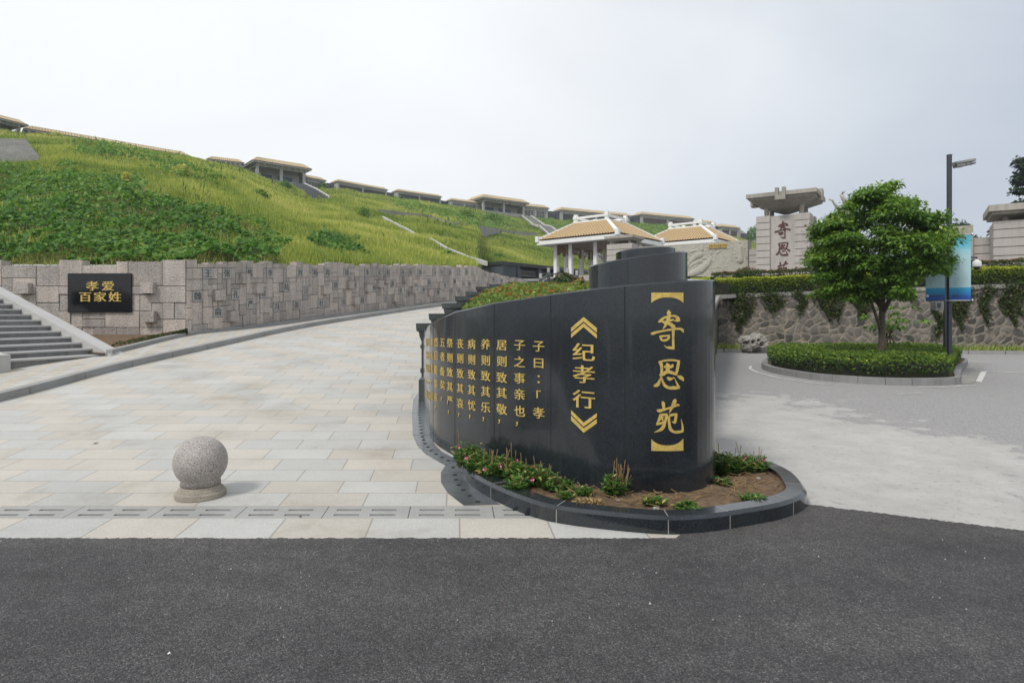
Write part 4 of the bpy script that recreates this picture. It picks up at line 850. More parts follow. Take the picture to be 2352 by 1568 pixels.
def hall(px0, px1, h, label, kind='dark', depth=4.5, fwd=0.0, porch=False, zoff=0.0, over=.5, name='hill_hall', ps=(1, 1)):
    A, B = Tpt(px0), Tpt(px1); zb = min(A.z, B.z)+zoff; e = Vector((B.x-A.x, B.y-A.y, 0)); L = e.length; e.normalize(); nrm = Vector((-e.y, e.x, 0)); ang = math.atan2(e.y, e.x)
    k_ = h/4.4; L /= k_; h = 4.4; M = Matrix.Translation((A.x-nrm.x*fwd*k_, A.y-nrm.y*fwd*k_, zb)) @ Matrix.Rotation(ang, 4, 'Z') @ Matrix.Scale(k_, 4)
    o = thing(name, tuple(M @ Vector((L/2, 0, 0))), label, 'columbarium hall', 'tile-roofed halls along the hill top'); hw = h-1.15
    dp = depth
    if porch:
        mb = MB().at(M=M); mb.box(0, L, dp*.55, dp, -1.5, hw); mb.box(0, L, 0, dp*.55, -1.5, .15); mb.build('back_wall', m_conc, o)
        npst = 3 if L > 8 else 2
        for k in range(npst):
            mb = MB().at(M=M); x = .3+(L-.6)*k/(npst-1); mb.box(x-.3, x+.3, .05, .65, 0, hw); mb.build('column', m_conc, o)
        mb = MB().at(M=M); mb.box(0, L, 0, .5, hw-.55, hw+.001); mb.box(0, .4, .5, dp*.55, hw-.55, hw); mb.box(L-.4, L, .5, dp*.55, hw-.55, hw); mb.build('beam', m_conc, o)
        mb = MB().at(M=M)
        for k in range(2): mb.box(L*(.12+.42*k), L*(.12+.42*k)+L*.3, dp*.55-.06, dp*.55-.001, .3, 1.9)
        mb.build('mural', m_blue, o)
    else:
        mb = MB().at(M=M); mb.box(0, L, 0, dp, -1.5, hw); mb.build('wall', m_conc, o)
        for x0, x1 in ((-.05, .75), (L-.75, L+.05))+(((L/2-.35, L/2+.35),) if L > 9 else ()):
            mb = MB().at(M=M); mb.box(x0, x1, -.22, -.001, -1.5, hw-.3); mb.build('pilaster', m_conc, o)
        pm = {'dark': m_glassd, 'red': m_redpan, 'grid': m_glassd}[kind]
        spans = [(.9, L-.9)] if L <= 9 else [(.9, L/2-.5), (L/2+.5, L-.9)]
        for x0, x1 in spans:
            mb = MB().at(M=M); mb.box(x0, x1, -.08, -.002, .2, hw-.95); w_ = mb.build('window', pm, o)
            mb = MB().at(M=M); st_ = 1.05 if kind == 'grid' else .9; t_ = .05 if kind == 'grid' else .022; k = 0
            while x0+k*st_ <= x1: mb.box(x0+k*st_-t_, x0+k*st_+t_, -.14, -.081, .2, hw-.95); k += 1
            nz = 4
            for k in range(nz+1): zz = .2+(hw-1.15)*k/nz; mb.box(x0, x1, -.135, -.0805, zz-t_, zz+t_)
            mb.build('mullion', m_conc if kind == 'grid' else stone('panel_joint_'+kind, (.06, .06, .062), .1, 1, 10, .1, .6, 0), w_)
    k = 0
    while .3+k*1.3 < L: mb = MB().at(M=M); mb.box(.2+k*1.3, .55+k*1.3, -.5, -.23, hw-.42, hw-.01); mb.box(.28+k*1.3, .47+k*1.3, -.36, -.23, hw-.66, hw-.421); mb.build('bracket', m_conc, o); k += 1
    mb = MB().at(M=M); a = over; mb.box(-a, L+a, -a, dp+a, hw+.002, hw+.22); ev = mb.build('eave', m_conc, o)
    rr_ = dp/2-.9
    mb = MB().at(M=M); y0, y1 = -a-.05, dp+a+.05; ym0, ym1 = y0+1.5, y1-1.5; x0, x1 = -a-.05, L+a+.05; z0, z1 = hw+.225, h+.15
    xr0, xr1 = x0+(ym0-y0)*.9, x1-(ym0-y0)*.9
    c4 = [(x0, y0, z0), (x1, y0, z0), (x1, y1, z0), (x0, y1, z0)]; t4 = [(xr0, ym0, z1), (xr1, ym0, z1), (xr1, ym1, z1), (xr0, ym1, z1)]
    for i in range(4): tile_slope(mb, c4[i], c4[(i+1) % 4], t4[i], t4[(i+1) % 4], .55, 4, .16, .05, 4)
    set_var(mb.build('roof', m_tilef, o, fix=False), mb)
    mb = MB().at(M=M); mb.box(xr0-.1, xr1+.1, ym0-.1, ym1+.1, z1-.05, z1+.16)
    for i in range(4): mb.tube([c4[i], Vector(c4[i]).lerp(Vector(t4[i]), .5)+Vector((0, 0, .03)), t4[i]], .17, 6)
    mb.build('ridge', m_ridgef, o); return o
def link_wall(px0, px1, h, label, slope=0, m=None):
    A, B = Tpt(px0), Tpt(px1); e = (B-A); e.z = 0; e.normalize(); nrm = Vector((-e.y, e.x, 0)); o = thing('link_wall', A, label, 'wall', 'dark walls linking the hill halls')
    mb = MB(); za, zb = A.z, B.z
    mb.hexa([A+nrm*.6-Vector((0, 0, 1.5)), B+nrm*.6-Vector((0, 0, 1.5)), B+nrm*1.2-Vector((0, 0, 1.5)), A+nrm*1.2-Vector((0, 0, 1.5)), (A+nrm*.6)+Vector((0, 0, h)), (B+nrm*.6)+Vector((0, 0, h-slope)), (B+nrm*1.2)+Vector((0, 0, h-slope)), (A+nrm*1.2)+Vector((0, 0, h))]); mb.build('wall', m or stone('slate_wall', (.055, .065, .075), .2, .6, 10, .15, .5, .1), o)
    mb = MB(); c = (A+B)/2+nrm*.55; w_ = (B-A).length*.3
    mb.hexa([c-e*w_+Vector((0, 0, .3)), c+e*w_+Vector((0, 0, .3)), c+e*w_+nrm*.04+Vector((0, 0, .3)), c-e*w_+nrm*.04+Vector((0, 0, .3)), c-e*w_+Vector((0, 0, h*.6)), c+e*w_+Vector((0, 0, h*.6)), c+e*w_+nrm*.04+Vector((0, 0, h*.6)), c-e*w_+nrm*.04+Vector((0, 0, h*.6))]); mb.build('recessed_panel', m_glassd, o); return o
hall(-130, 34, 2.7, 'tile-roofed porch hall cut off by the left edge of the photo', porch=True, depth=7, fwd=2.5, over=1.1)
hall(62, 430, 3.0, 'very long tile-roofed hall with only its roof showing above the left crest', 'dark', zoff=-1.55)
hall(480, 556, 2.8, 'tile-roofed wing half hidden by the crest, left of the hill porch', 'dark', zoff=-.9)
hall(580, 692, 3.8, 'open tile-roofed porch hall on the hill above the dark stair flight', porch=True, depth=7, fwd=2.6, over=1.0)
hall(699, 748, 2.6, 'short tile-roofed wing with a glass grid, right of the hill porch', 'grid', fwd=-.8)
hall(775, 888, 2.1, 'tile-roofed hall, first of the two long ones between the porches', 'dark')
hall(912, 1012, 2.05, 'tile-roofed hall, second of the two long ones between the porches', 'dark')
hall(1036, 1096, 2.2, 'tile-roofed wing joined to the left of the corner porch', 'grid')
hall(1098, 1193, 3.8, 'open tile-roofed corner porch at the head of the right hill stair', porch=True, depth=7, fwd=2.6, over=1.0)
hall(1200, 1257, 3.5, 'short tile-roofed wing with a white glass grid, right of the corner porch', 'grid')
hall(1288, 1446, 3.45, 'long tile-roofed hall with dark panels above the nearer pavilion roof', 'dark')
hall(1473, 1591, 3.4, 'tile-roofed hall with dark red panels above the farther pavilion roof', 'red')
hall(1612, 1640, 2.9, 'small tile-roofed pier hall right of the red-panelled hall', 'dark', depth=3.5, over=.5)
hall(1655, 1696, 3.6, 'small tile-roofed hall with red panels near the gate pillar', 'red', depth=3.5, over=.5)
link_wall(892, 908, 1.1, 'dark link wall between the two long halls'); link_wall(1016, 1033, 1.0, 'dark link wall left of the corner porch wing'); link_wall(1258, 1287, 2.3, 'dark link wall with gold letters, left of the long hall'); link_wall(1447, 1472, 2.4, 'dark link wall right of the long dark-panelled hall'); link_wall(1640, 1656, 3.0, 'sloping grey link wall between the two small halls', 1.5, m_conc); link_wall(1697, 1736, 3.4, 'sloping grey link wall running down behind the gate pillar', 2.6, m_conc); link_wall(750, 771, 1.3, 'dark link wall behind the feathery tree')

# ------------------------------------------------------------------ embankment and upper terrace
RW = [(1.9, 6.9), (9.2, 27.2), (14.5, 26.3), (20.7, 25.0), (30, 23.0), (60, 16)]       # foot of the rubble retaining wall
def emb(y, t):
    xl = float(np.interp(y, [p[1] for p in Redge[2:]], [p[0] for p in Redge[2:]])) if y < 27 else 2.6+(y-27)*.8
    zl = float(np.interp(y, [p[1] for p in Redge[2:]], [p[2] for p in Redge[2:]]))+.05
    xr = 1.85+(y-6.9)*(7.3/20.3); zrr = float(np.interp(y, [7, 12, 17, 27], [.9, 1.4, 1.85, 2.4])); return xl+(xr-xl)*t, zl+(zrr-zl)*(t**.7)
mb = MB(); ys_ = np.linspace(7.6, 27, 30); vs = []
for y in ys_:
    for j in range(9): x, z = emb(y, j/8); vs.append((x, y, z))
mb.add(vs, [(i*9+j, i*9+j+1, (i+1)*9+j+1, (i+1)*9+j) for i in range(29) for j in range(8)])
def th(x, y):
    z = 2.35+max(0, min(1, (y-27)/21))*2.35
    if x < 3 and y < 38: z = min(z, 1.4)
    if x < 11 and y < 53: z = min(z, 3.5)
    if x > 22: z = min(z, 2.9)
    return z
m2 = mb; gx = np.linspace(-3.5, 60, 60); gy = np.linspace(27.2, 78, 40); vs = []
def wfoot(x): return float(np.interp(x, [p[0] for p in RW], [p[1] for p in RW]))
for y in gy:
    for x in gx:
        yy_ = y if x < 9.2 else wfoot(x)+.3+(y-27.2)*(78-wfoot(x))/(78-27.2)
        vs.append((x, yy_, th(x, max(yy_, 27)) if x >= 9.2 else th(x, y)))
mb.add(vs, [(i*60+j, i*60+j+1, (i+1)*60+j+1, (i+1)*60+j) for i in range(39) for j in range(59)])
tag(mb.build('terrace', stone('terrace_paving', (.20, .20, .19), .25, .6, 12, .3, .95, .5), smooth=False), kind='structure')

# ------------------------------------------------------------------ dark balustrade along the ramp
bal = thing('balustrade', (-1.2, 9, .3), 'dark stone balustrade with flared newel caps climbing the inner side of the ramp', 'balustrade')
posts = []
for px, py, d in [(995, 742, 8.95), (1016, 720, 11.1), (1040, 697, 13.6), (1066, 681, 15.8), (1088, 670.5, 17.6), (1109.5, 659, 19.2), (1138.5, 653, 21.0), (1179, 649, 23.0), (1224, 646, 24.8), (1262, 643, 26.0)]:
    posts.append((P(px, py, d)))
def post(p, zb):
    mb = MB(); h = p.z-zb; mb.frus(.185, .185, -.2, .30); mb.frus(.185, .15, .30, .34); mb.frus(.15, .15, .34, h-.36); mb.frus(.165, .165, .40, .46)
    mb.v = [(v[0]+p.x, v[1]+p.y, v[2]+zb) for v in mb.v]; o = mb.build('newel', m_black2, bal)
    mb = MB(); mb.frus(.165, .165, h-.36, h-.31); mb.frus(.15, .15, h-.31, h-.26); mb.frus(.15, .175, h-.26, h-.19); mb.frus(.175, .185, h-.19, h-.12); mb.frus(.20, .215, h-.12, h-.10); mb.frus(.215, .22, h-.10, h)
    mb.v = [(v[0]+p.x, v[1]+p.y, v[2]+zb) for v in mb.v]; mb.build('cap', m_black2, o)
zbs = [float(np.interp(p.y, [q[1] for q in Redge[2:]], [q[2] for q in Redge[2:]])) for p in posts]
for p, zb in zip(posts, zbs): post(p, zb)
for p, q in zip(posts[:-1], posts[1:]):
    for dz0, dz1, wd_, nm_ in ((-.36, -.24, .09, 'rail'), (-.80, -.70, .06, 'rail'), (-1.35, -.86, .04, 'panel')):
        mb = MB(); e = (q-p); e.z = 0; e.normalize(); nrm = Vector((-e.y, e.x, 0))*wd_; a, b2 = p+e*.15, q-e*.15
        U = Vector((0, 0, 1)); mb.hexa([a-nrm+U*dz0, b2-nrm+U*dz0, b2+nrm+U*dz0, a+nrm+U*dz0, a-nrm+U*dz1, b2-nrm+U*dz1, b2+nrm+U*dz1, a+nrm+U*dz1]); mb.build(nm_, m_black2, bal)

# ------------------------------------------------------------------ hedges and shrubs on the embankment
def leaf_hedge(name, pts, tone, leaf, mat, label, cat, loc, up=.5, out=None, flat=.5):
    n = len(pts); o = thing(name, loc, label, cat); nn = rand_unit(n)*.9+np.array([0, -.2, up]); nn /= np.linalg.norm(nn, axis=1)[:, None]; a = cross_n(nn, rand_unit(n)); a[:, 2] = np.abs(a[:, 2])*.8+a[:, 2]*.2; a /= np.linalg.norm(a, axis=1)[:, None]
    s = cross_n(a, nn); L = leaf*rng.uniform(.65, 1.35, n); np_mesh('foliage', leaf_quads(pts, a, s, L, L*flat, .1), 4, np.clip(tone, 0, 1), mat, o); return o
n = 26000; y = rng.uniform(8.6, 24, n); t = rng.uniform(.07, .95, n); xz = np.array([emb(a, b2) for a, b2 in zip(y, t)])
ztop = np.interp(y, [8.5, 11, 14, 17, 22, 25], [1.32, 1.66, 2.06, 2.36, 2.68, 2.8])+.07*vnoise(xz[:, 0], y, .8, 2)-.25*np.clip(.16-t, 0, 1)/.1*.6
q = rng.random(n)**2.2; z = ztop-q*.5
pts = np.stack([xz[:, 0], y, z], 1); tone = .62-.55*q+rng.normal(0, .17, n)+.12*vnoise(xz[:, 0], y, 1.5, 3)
leaf_hedge('photinia_hedge', pts, tone, .095, g_phot, 'red-tipped green hedge rising behind the spiral monument beside the balustrade', 'hedge', (0, 15, 1), .7)
mb = MB()
vs = []
for y in np.linspace(9, 24, 24):
    for j in range(6):
        t = .12+.8*j/5; x, z = emb(y, t); zt = float(np.interp(y, [8.5, 11, 14, 17, 22, 25], [1.32, 1.66, 2.06, 2.36, 2.68, 2.8])); vs.append((x, y, zt-.62 if j < 5 else zt-.9))
mb.add(vs, [(i*6+j, i*6+j+1, (i+1)*6+j+1, (i+1)*6+j) for i in range(23) for j in range(5)])
tag(mb.build('embankment_soil', m_soil), kind='structure')
c = P(1297, 645, 20.5); bush('round_shrub', tuple(c-Vector((0, 0, .05))), (.42, .40, .36), 1700, .09, g_dark, 'dark round clipped shrub behind the photinia hedge, before the pavilion', 'shrub', flat=1)
c = P(1331, 650, 17); bush('photinia_shrub', tuple(c-Vector((0, 0, .3))), (.26, .3, .52), 900, .09, g_phot, 'dark red-tipped shrub against the left side of the middle tier', 'shrub', flat=1)
c = P(1318, 664, 15); bush('golden_shrub', tuple(c-Vector((0, 0, .25))), (.22, .25, .26), 500, .07, g_yel, 'small yellow-green shrub poking over the monument edge by the middle tier', 'shrub', flat=1)

# ------------------------------------------------------------------ black columbarium at the foot of the hill
cb = thing('columbarium', (0, 46, 4), 'low black granite columbarium with name panels at the foot of the hill', 'building')
MC = Matrix.Translation((-.88, 56, 4.17)) @ Matrix.Rotation(math.atan2(.767, .642), 4, 'Z') @ Matrix.Scale(1.27, 4); m_slate = stone('columbarium_slate', (.085, .105, .125), .25, .7, 25, .15, .45, .1)
mb = MB().at(M=MC); mb.box(0, 12, .9, 4, -1, 1.55); mb.box(0, 1.6, 0, .9, -1, 1.55); mb.build('wall', m_slate, cb)
mb = MB().at(M=MC); mb.box(-.08, 12.2, -.12, 4.1, 1.552, 1.80); mb.build('roof_slab', m_black2, cb)
for k in range(4):
    mb = MB().at(M=MC); x = 1.6+k*2.6; mb.hexa([(x, -.28, -1), (x+.5, -.28, -1), (x+.5, .899, -1), (x, .899, -1), (x+.08, -.02, 1.55), (x+.42, -.02, 1.55), (x+.42, .899, 1.55), (x+.08, .899, 1.55)]); mb.build('pillar', m_slate, cb)
    mb = MB().at(M=MC); mb.box(x+.44, x+2.6, .2, .28, .85, 1.3); p = mb.build('sign_panel', stone('sign_grey', (.16, .165, .17), .12, 2, 20, .1, .5, .05), cb)
    mb = MB().at(M=MC)
    for h in range(9): mb.box(x+.62+h*.2, x+.74+h*.2, .19, .199, .98, 1.16)
    mb.build('lettering', m_engr, p)
    mb = MB().at(M=MC)
    for h in range(3): mb.box(x+.6+h*.68, x+1.1+h*.68, .55, .899, -.6, .75)
    mb.build('niche_block', m_black2, cb)

# ------------------------------------------------------------------ pavilions
def lattice(mb, x0, x1, z0, z1, y):
    b2 = .03
    def bar(xa, xb, za, zb): mb.box(xa, xb, y-b2, y+b2, za, zb)
    w_ = x1-x0; bar(x0, x0+.07, z0-.28, z1); bar(x1-.07, x1, z0-.28, z1); bar(x0+.07, x1-.07, z1-.07, z1); bar(x0+.07, x1-.07, z0, z0+.06)
    nn_ = max(4, int(w_/.22)); hgt = z1-.07-z0-.06
    for r in range(1, 4): bar(x0+.07, x1-.07, z0+.06+hgt*r/4-.024, z0+.06+hgt*r/4+.024)
    for r in range(4):
        for k in range(1, nn_):
            xx = x0+w_*(k+(.5 if r % 2 else 0))/nn_
            if xx < x1-.1: bar(xx-.022, xx+.022, z0+.06+hgt*r/4+.024, z0+.06+hgt*(r+1)/4-.014)
    for sd, xa in ((1, x0+.07), (-1, x1-.07)):                       # stepped corner brackets
        for k in range(3):
            L = .42-.13*k; xb = xa+sd*L; bar(min(xa, xb), max(xa, xb), z0-.10*(k+1), z0-.10*(k+1)+.025)
            bar(min(xb, xb-sd*.025), max(xb, xb-sd*.025), z0-.10*(k+1)+.025, z0-.10*k)
            xm = xa+sd*L*.5; bar(xm-.012, xm+.012, z0-.10*(k+1)+.025, z0-.10*k)
def pavilion(loc, rz, label, zcol=2.9):
    o = thing('pavilion', (0, 0, 0), label, 'pavilion', 'white pavilions with ochre tile roofs'); a = 4.18; c = 2.93; b2 = 1.30; e = zcol
    mb = MB(); mb.box(-3.6, 3.6, -3.6, 3.6, -.9, 0); mb.build('plinth', m_pale, o)
    pos = [(x, y) for x in (-c, -b2, b2, c) for y in (-c, -b2, b2, c) if max(abs(x), abs(y)) == c]
    for x, y in pos: mb = MB(); mb.box(x-.17, x+.17, y-.17, y+.17, .002, e); mb.build('column', m_white, o, bevel=.02)
    mb = MB()
    mb.box(-a+.2, a-.2, -a+.2, a-.2, e+.002, e+.06); mb.build('ceiling', stone('soffit_white', (.55, .54, .52), .08, 1, 20, .05, .7, 0), o)
    mb = MB(); 
    for sx, sy in ((1, 0), (-1, 0), (0, 1), (0, -1)):
        if sx: mb.box(*sorted((sx*(a-.2), sx*a)), -a, a, e, e+.36)
        else: mb.box(-a+.2, a-.2, *sorted((sy*(a-.2), sy*a)), e, e+.36)
    mb.build('fascia', m_white, o)
    mb = MB(); zt = e+2.0; ze = e+.365; h = a-.06; k = 1.63
    C = [(-h, -h, ze), (h, -h, ze), (h, h, ze), (-h, h, ze)]; T = [(-k, -k, zt), (k, -k, zt), (k, k, zt), (-k, k, zt)]
    for i in range(4): tile_slope(mb, C[i], C[(i+1) % 4], T[i], T[(i+1) % 4], .27, 9, .10, .09, 6)
    set_var(mb.build('tile_roof', m_tile, o, fix=False), mb)
    for i in range(4):
        mb = MB(); p, q = Vector(C[i]), Vector(T[i]); dr_ = (q-p); sd = Vector((-dr_.y, dr_.x, 0)).normalized()*.15; U = Vector((0, 0, 1))
        p2 = p-Vector((p.x, p.y, 0)).normalized()*-.05
        mb.hexa([p2-sd-U*.1, p2+sd-U*.1, q+sd-U*.1, q-sd-U*.1, p2-sd+U*.24, p2+sd+U*.24, q+sd+U*.2, q-sd+U*.2]); mb.box(p.x-.17, p.x+.17, p.y-.17, p.y+.17, ze-.1, ze+.42); mb.build('hip_ridge', m_white, o)
    mb = MB(); t_ = .2
    for sx, sy in ((1, 0), (-1, 0), (0, 1), (0, -1)):
        if sx: mb.box(*sorted((sx*(k-t_), sx*(k+t_))), -k-t_, k+t_, zt-.12, zt+.14)
        else: mb.box(-k+t_, k-t_, *sorted((sy*(k-t_), sy*(k+t_))), zt-.12, zt+.14)
    mb.box(-k+t_, k-t_, -k+t_, k-t_, zt-.1, zt+.05); mb.build('ridge_curb', m_white, o)
    fr = None
    for x in (-k, k):
        for y in (-k, k):
            mb = MB(); mb.box(x-.15, x+.15, y-.15, y+.15, zt+.142, zt+.80); mb.box(x-.20, x+.20, y-.20, y+.20, zt+.36, zt+.62); mb.build('crown_post', m_white, o)
    for s_ in (-1, 1):
        mb = MB(); mb.box(-k+.2, k-.2, s_*k-.10, s_*k+.10, zt+.40, zt+.58); mb.build('crown_beam', m_white, o)
        mb = MB(); mb.box(s_*k-.10, s_*k+.10, -k+.2, k-.2, zt+.40, zt+.58); mb.build('crown_beam', m_white, o)
    bays = [(-c+.17, -b2-.17), (-b2+.17, b2-.17), (b2+.17, c-.17)]
    for side in range(4):
        for x0, x1 in bays:
            mb = MB().at(rz=side*PI/2); lattice(mb, x0, x1, e-.62, e-.01, -c); mb.build('lattice_panel', m_wood, o)
    o.location = loc; o.rotation_euler = (0, 0, rz); return o
PA = math.atan2(.64, -.77)
pv = pavilion((8.14, 55.9, 4.95), PA, 'white pavilion with brown lattices and ochre tile roof, nearer of the two')
pv2 = copy_tree(pv); pv2.location = (18.9, 64.0, 5.55); pv2['label'] = 'white pavilion farther right, its tile roof rising behind the relief wall'
# stone balustrade in front of the near pavilion
sb = thing('stone_railing', P(1280, 640, 50), 'dark stone railing with drum-topped posts at the foot of the nearer pavilion', 'railing')
rp = [P(1241.8, 640, 47.5), P(1260, 626.5, 49.5), P(1282, 625, 50.5), P(1303.7, 628, 49.5), P(1325, 633, 48.5), P(1352, 645, 47.5)]
for p in rp:
    mb = MB(); zt = p.z; mb.box(p.x-.13, p.x+.13, p.y-.13, p.y+.13, zt-1.6, zt); q = mb.build('post', m_black2, sb)
    mb = MB(); mb.lathe([(.10, zt+.001), (.12, zt+.05), (.12, zt+.36), (.10, zt+.40)], 14, p.x, p.y); mb.build('drum', m_conc, q)
for p, q in zip(rp[:-1], rp[1:]):
    for dz in (-.14, -.55, -.95):
        mb = MB(); mb.tube([p+Vector((0, 0, dz)), q+Vector((0, 0, dz))], .07, 6); mb.build('rail', m_black2, sb)

# ------------------------------------------------------------------ granite gates and relief walls
GA = math.atan2(-.557, .83)
def gate(center, zb, ztop, wx, wy, half, zslab, thick, label, letters=False, course=.415, brackets=True, plain=False):
    o = thing('gate_pillar', (*center, zb), label, 'gate pillar', 'granite gate pillars with slab roofs'); M = Matrix.Translation((*center, 0)) @ Matrix.Rotation(GA, 4, 'Z')
    mb = MB().at(M=M); mb.box(-wx+.02, wx-.02, -wy+.05, wy-.02, zb, ztop-.02); mb.build('core', m_pale, o)
    mb = MB().at(M=M); z = ztop; 
    while z > zb:
        z0 = max(zb, z-course+.035); z1 = z
        xs = ((-wx, -wx+.76), (wx-.80, wx)) if not plain else ((-wx, wx),)
        for x0, x1 in xs: mb.box(x0, x1, -wy-.10, -wy+.6, z0, z1)
        for x0, x1 in ((-wx-.0, -wx+.6), (wx-.6, wx)):
            mb.box(wx-.5, wx+.02, -wy+.605, -wy+1.1, z0, z1) if x1 > 0 and not plain else None
        mb.box(wx-.6, wx+.06, wy-.55, wy+.05, z0, z1); z -= course
    mb.build('course_blocks', m_pale, o)
    mb = MB().at(M=M)
    r_ = .14 if half > 1.7 else .11
    for sx in (-1, 1):
        for sy in (-1, 1):
            mb = MB().at(M=M); mb.lathe([(r_, ztop-.02), (r_, zslab-.35)], 16, sx*wx*.66, sy*wy*.66); mb.build('column', m_roofst, o, smooth=False)
    mb = MB().at(M=M); h = half; za = ztop+.18
    mb.frus(h, h, zslab-thick, zslab)
    mb.frus(h-.14, h-.14, zslab-thick-.13, zslab-thick-.001)
    mb.frus(.15, h-.16, za, zslab-thick-.131); mb.build('slab_roof', m_roofst, o)
    if brackets:
        for k in range(4):
            mb = MB().at(M=M @ Matrix.Rotation(k*PI/2, 4, 'Z')); x = -h
            for s_ in (-1, 1): mb.box(-h-.10, -h+.25, s_*.19-.09, s_*.19+.09, zslab-.48, zslab+.22)
            mb.box(-h-.10, -h+.25, -.10, .10, zslab-.48, zslab-.22); mb.build('bracket', m_roofst, o)
    if letters:
        for ch, zc in (('寄', 6.54), ('思', 5.40), ('苑', 4.26)):
            mb = MB()
            fn = lambda u, v, off: M @ Vector((-.02+u, -wy+.049-off, zc+v))
            for k, stn in enumerate(BRUSH[ch]):
                cy0 = {'寄': 420, '思': 822, '苑': 1192}[ch]
                ribbon(mb, stn, lambda x, y, off: fn((x-250)*.0029, -(y-cy0)*.0029, off*8), k)
            mb.build('gate_character', m_redlet, o)
    return o
gate((16.54, 36.76), 2.4, 7.40, 1.45, 1.15, 1.9, 8.66, .23, 'tall granite gate pillar with dark red characters and inverted-pyramid slab roof', True)
gate((8.30, 45.0), 3.6, 6.68, .98, .85, 1.10, 7.28, .20, 'small granite pillar with slab roof standing behind the monument top', brackets=False, plain=True)
gate((24.74, 29.14), 2.3, 5.95, 1.45, 1.15, 1.66, 6.68, .30, 'granite gate pillar with slab roof cut off by the right edge', brackets=False, plain=True)
MR = Matrix.Translation((14.9, 38.5, 0)) @ Matrix.Rotation(GA, 4, 'Z')      # local x runs right, wall spans x -7.3..0
rw = thing('relief_wall', (11.9, 40.6, 3), 'pale stone wall carved with flying figures in relief, beside the red-lettered gate', 'relief wall')
mb = MB().at(M=MR); mb.box(-7.3, 0, .02, .85, 2.4, 6.26); mb.build('wall', m_relief, rw)
gu, gv = 240, 110; uu, vv = np.meshgrid(np.linspace(0, 1, gu+1), np.linspace(0, 1, gv+1)); RX = 250+uu*1820; RYp = 690-vv*560     # in readings of the photo (0 at left, bottom up)
H = .012*np.sin(RX*.05+np.sin(RYp*.04))*np.sin(RYp*.06)
def cap(pts):
    global H
    for (x0, y0, r0), (x1, y1, r1) in zip(pts[:-1], pts[1:]):
        dx, dy = x1-x0, y1-y0; t = np.clip(((RX-x0)*dx+(RYp-y0)*dy)/(dx*dx+dy*dy+1e-9), 0, 1); r = r0+(r1-r0)*t; dd = np.hypot(RX-x0-dx*t, RYp-y0-dy*t)
        H = np.maximum(H, np.sqrt(np.maximum(0, r*r-dd*dd))*(.0028 if r0 > 11 else .0065))
for q in [[(1070, 480, 18), (1200, 440, 34), (1350, 400, 45), (1450, 350, 36), (1495, 300, 30)], [(1500, 245, 24), (1503, 212, 16)], [(1490, 320, 14), (1545, 320, 12), (1585, 260, 8)], [(1440, 330, 12), (1420, 365, 9), (1350, 310, 7)],
          [(1150, 320, 22), (1260, 262, 34), (1345, 250, 28)], [(1355, 195, 24), (1352, 165, 14)], [(1140, 380, 12), (1200, 345, 18), (1335, 315, 20)], [(1120, 235, 6), (1200, 210, 10), (1290, 200, 8)], [(1230, 235, 10), (1300, 215, 9)],
          [(940, 440, 20), (1040, 420, 36), (1120, 345, 28)], [(1122, 285, 24), (1125, 262, 14)], [(1080, 330, 14), (1000, 335, 10), (900, 345, 8)], [(1822, 320, 14), (1830, 190, 18)], [(1838, 150, 14), (1838, 148, 14)], [(1960, 320, 46), (1955, 200, 24)], [(1950, 150, 15), (1952, 150, 15)], [(1995, 180, 8), (2020, 240, 10), (2050, 310, 12)],
          [(1590, 520, 34), (1592, 520, 34)], [(1180, 515, 9), (1420, 515, 9)], [(1160, 545, 8), (1560, 545, 8)], [(1190, 600, 9), (1560, 598, 9)], [(1540, 470, 7), (1860, 460, 7)], [(1640, 515, 8), (2060, 480, 6)], [(360, 260, 12), (420, 215, 30)], [(470, 220, 16), (475, 270, 14)]]: cap(q)
rr2 = np.random.default_rng(3)
for _ in range(170):
    x0, y0 = rr2.uniform(280, 2050), rr2.choice([rr2.uniform(170, 300), rr2.uniform(480, 680), rr2.uniform(160, 690)]); L = rr2.uniform(10, 75); a_ = rr2.normal(0, .25); r = rr2.uniform(4, 9); cap([(x0, y0, r), (x0+L*math.cos(a_), y0+L*math.sin(a_), r*.6)])
mb = MB().at(M=MR); vs = [(-7.3+7.3*uu[j, i], -.02-H[j, i], 2.7+3.555*vv[j, i]) for j in range(gv+1) for i in range(gu+1)]
mb.add(vs, [(j*(gu+1)+i, j*(gu+1)+i+1, (j+1)*(gu+1)+i+1, (j+1)*(gu+1)+i) for j in range(gv) for i in range(gu)]); mb.build('carved_panel', m_relief, rw, smooth=True, fix=False)
mb = MB().at(M=MR)
for k in range(4):
    x0 = -2.42+k*.29; w_ = .25; z0 = 5.86; t_ = .028
    for (xa, xb, za, zb2) in ((0, w_, 0, t_), (0, w_, w_-t_, w_), (0, t_, t_, w_-t_), (w_-t_, w_, t_, w_-t_), (w_/2-t_/2, w_/2+t_/2, t_, w_-t_), (t_*2, w_/2-t_, w_*.55, w_*.55+t_), (w_/2+t_, w_-2*t_, w_*.3+.03*k, w_*.3+t_+.03*k), (t_*2, w_/2-t_, w_*.28, w_*.28+t_)): mb.box(x0+xa, x0+xb, -.12, -.03, z0+za, z0+zb2)
mb.build('seal_lettering', m_gold, rw)
mb = MB().at(M=MR)
z = 5.68
while z > 2.5: mb.box(.02, .62, .12, .8, z-.38, z); z -= .415
mb.build('course_blocks', m_pale, rw)
MR2 = Matrix.Translation((23.9, 30.5, 0)) @ Matrix.Rotation(GA, 4, 'Z')
r2 = thing('relief_pier', (23, 31, 2.6), 'rough pale relief wall end behind the lamp post, with low coursed wall', 'relief wall')
mb = MB().at(M=MR2)
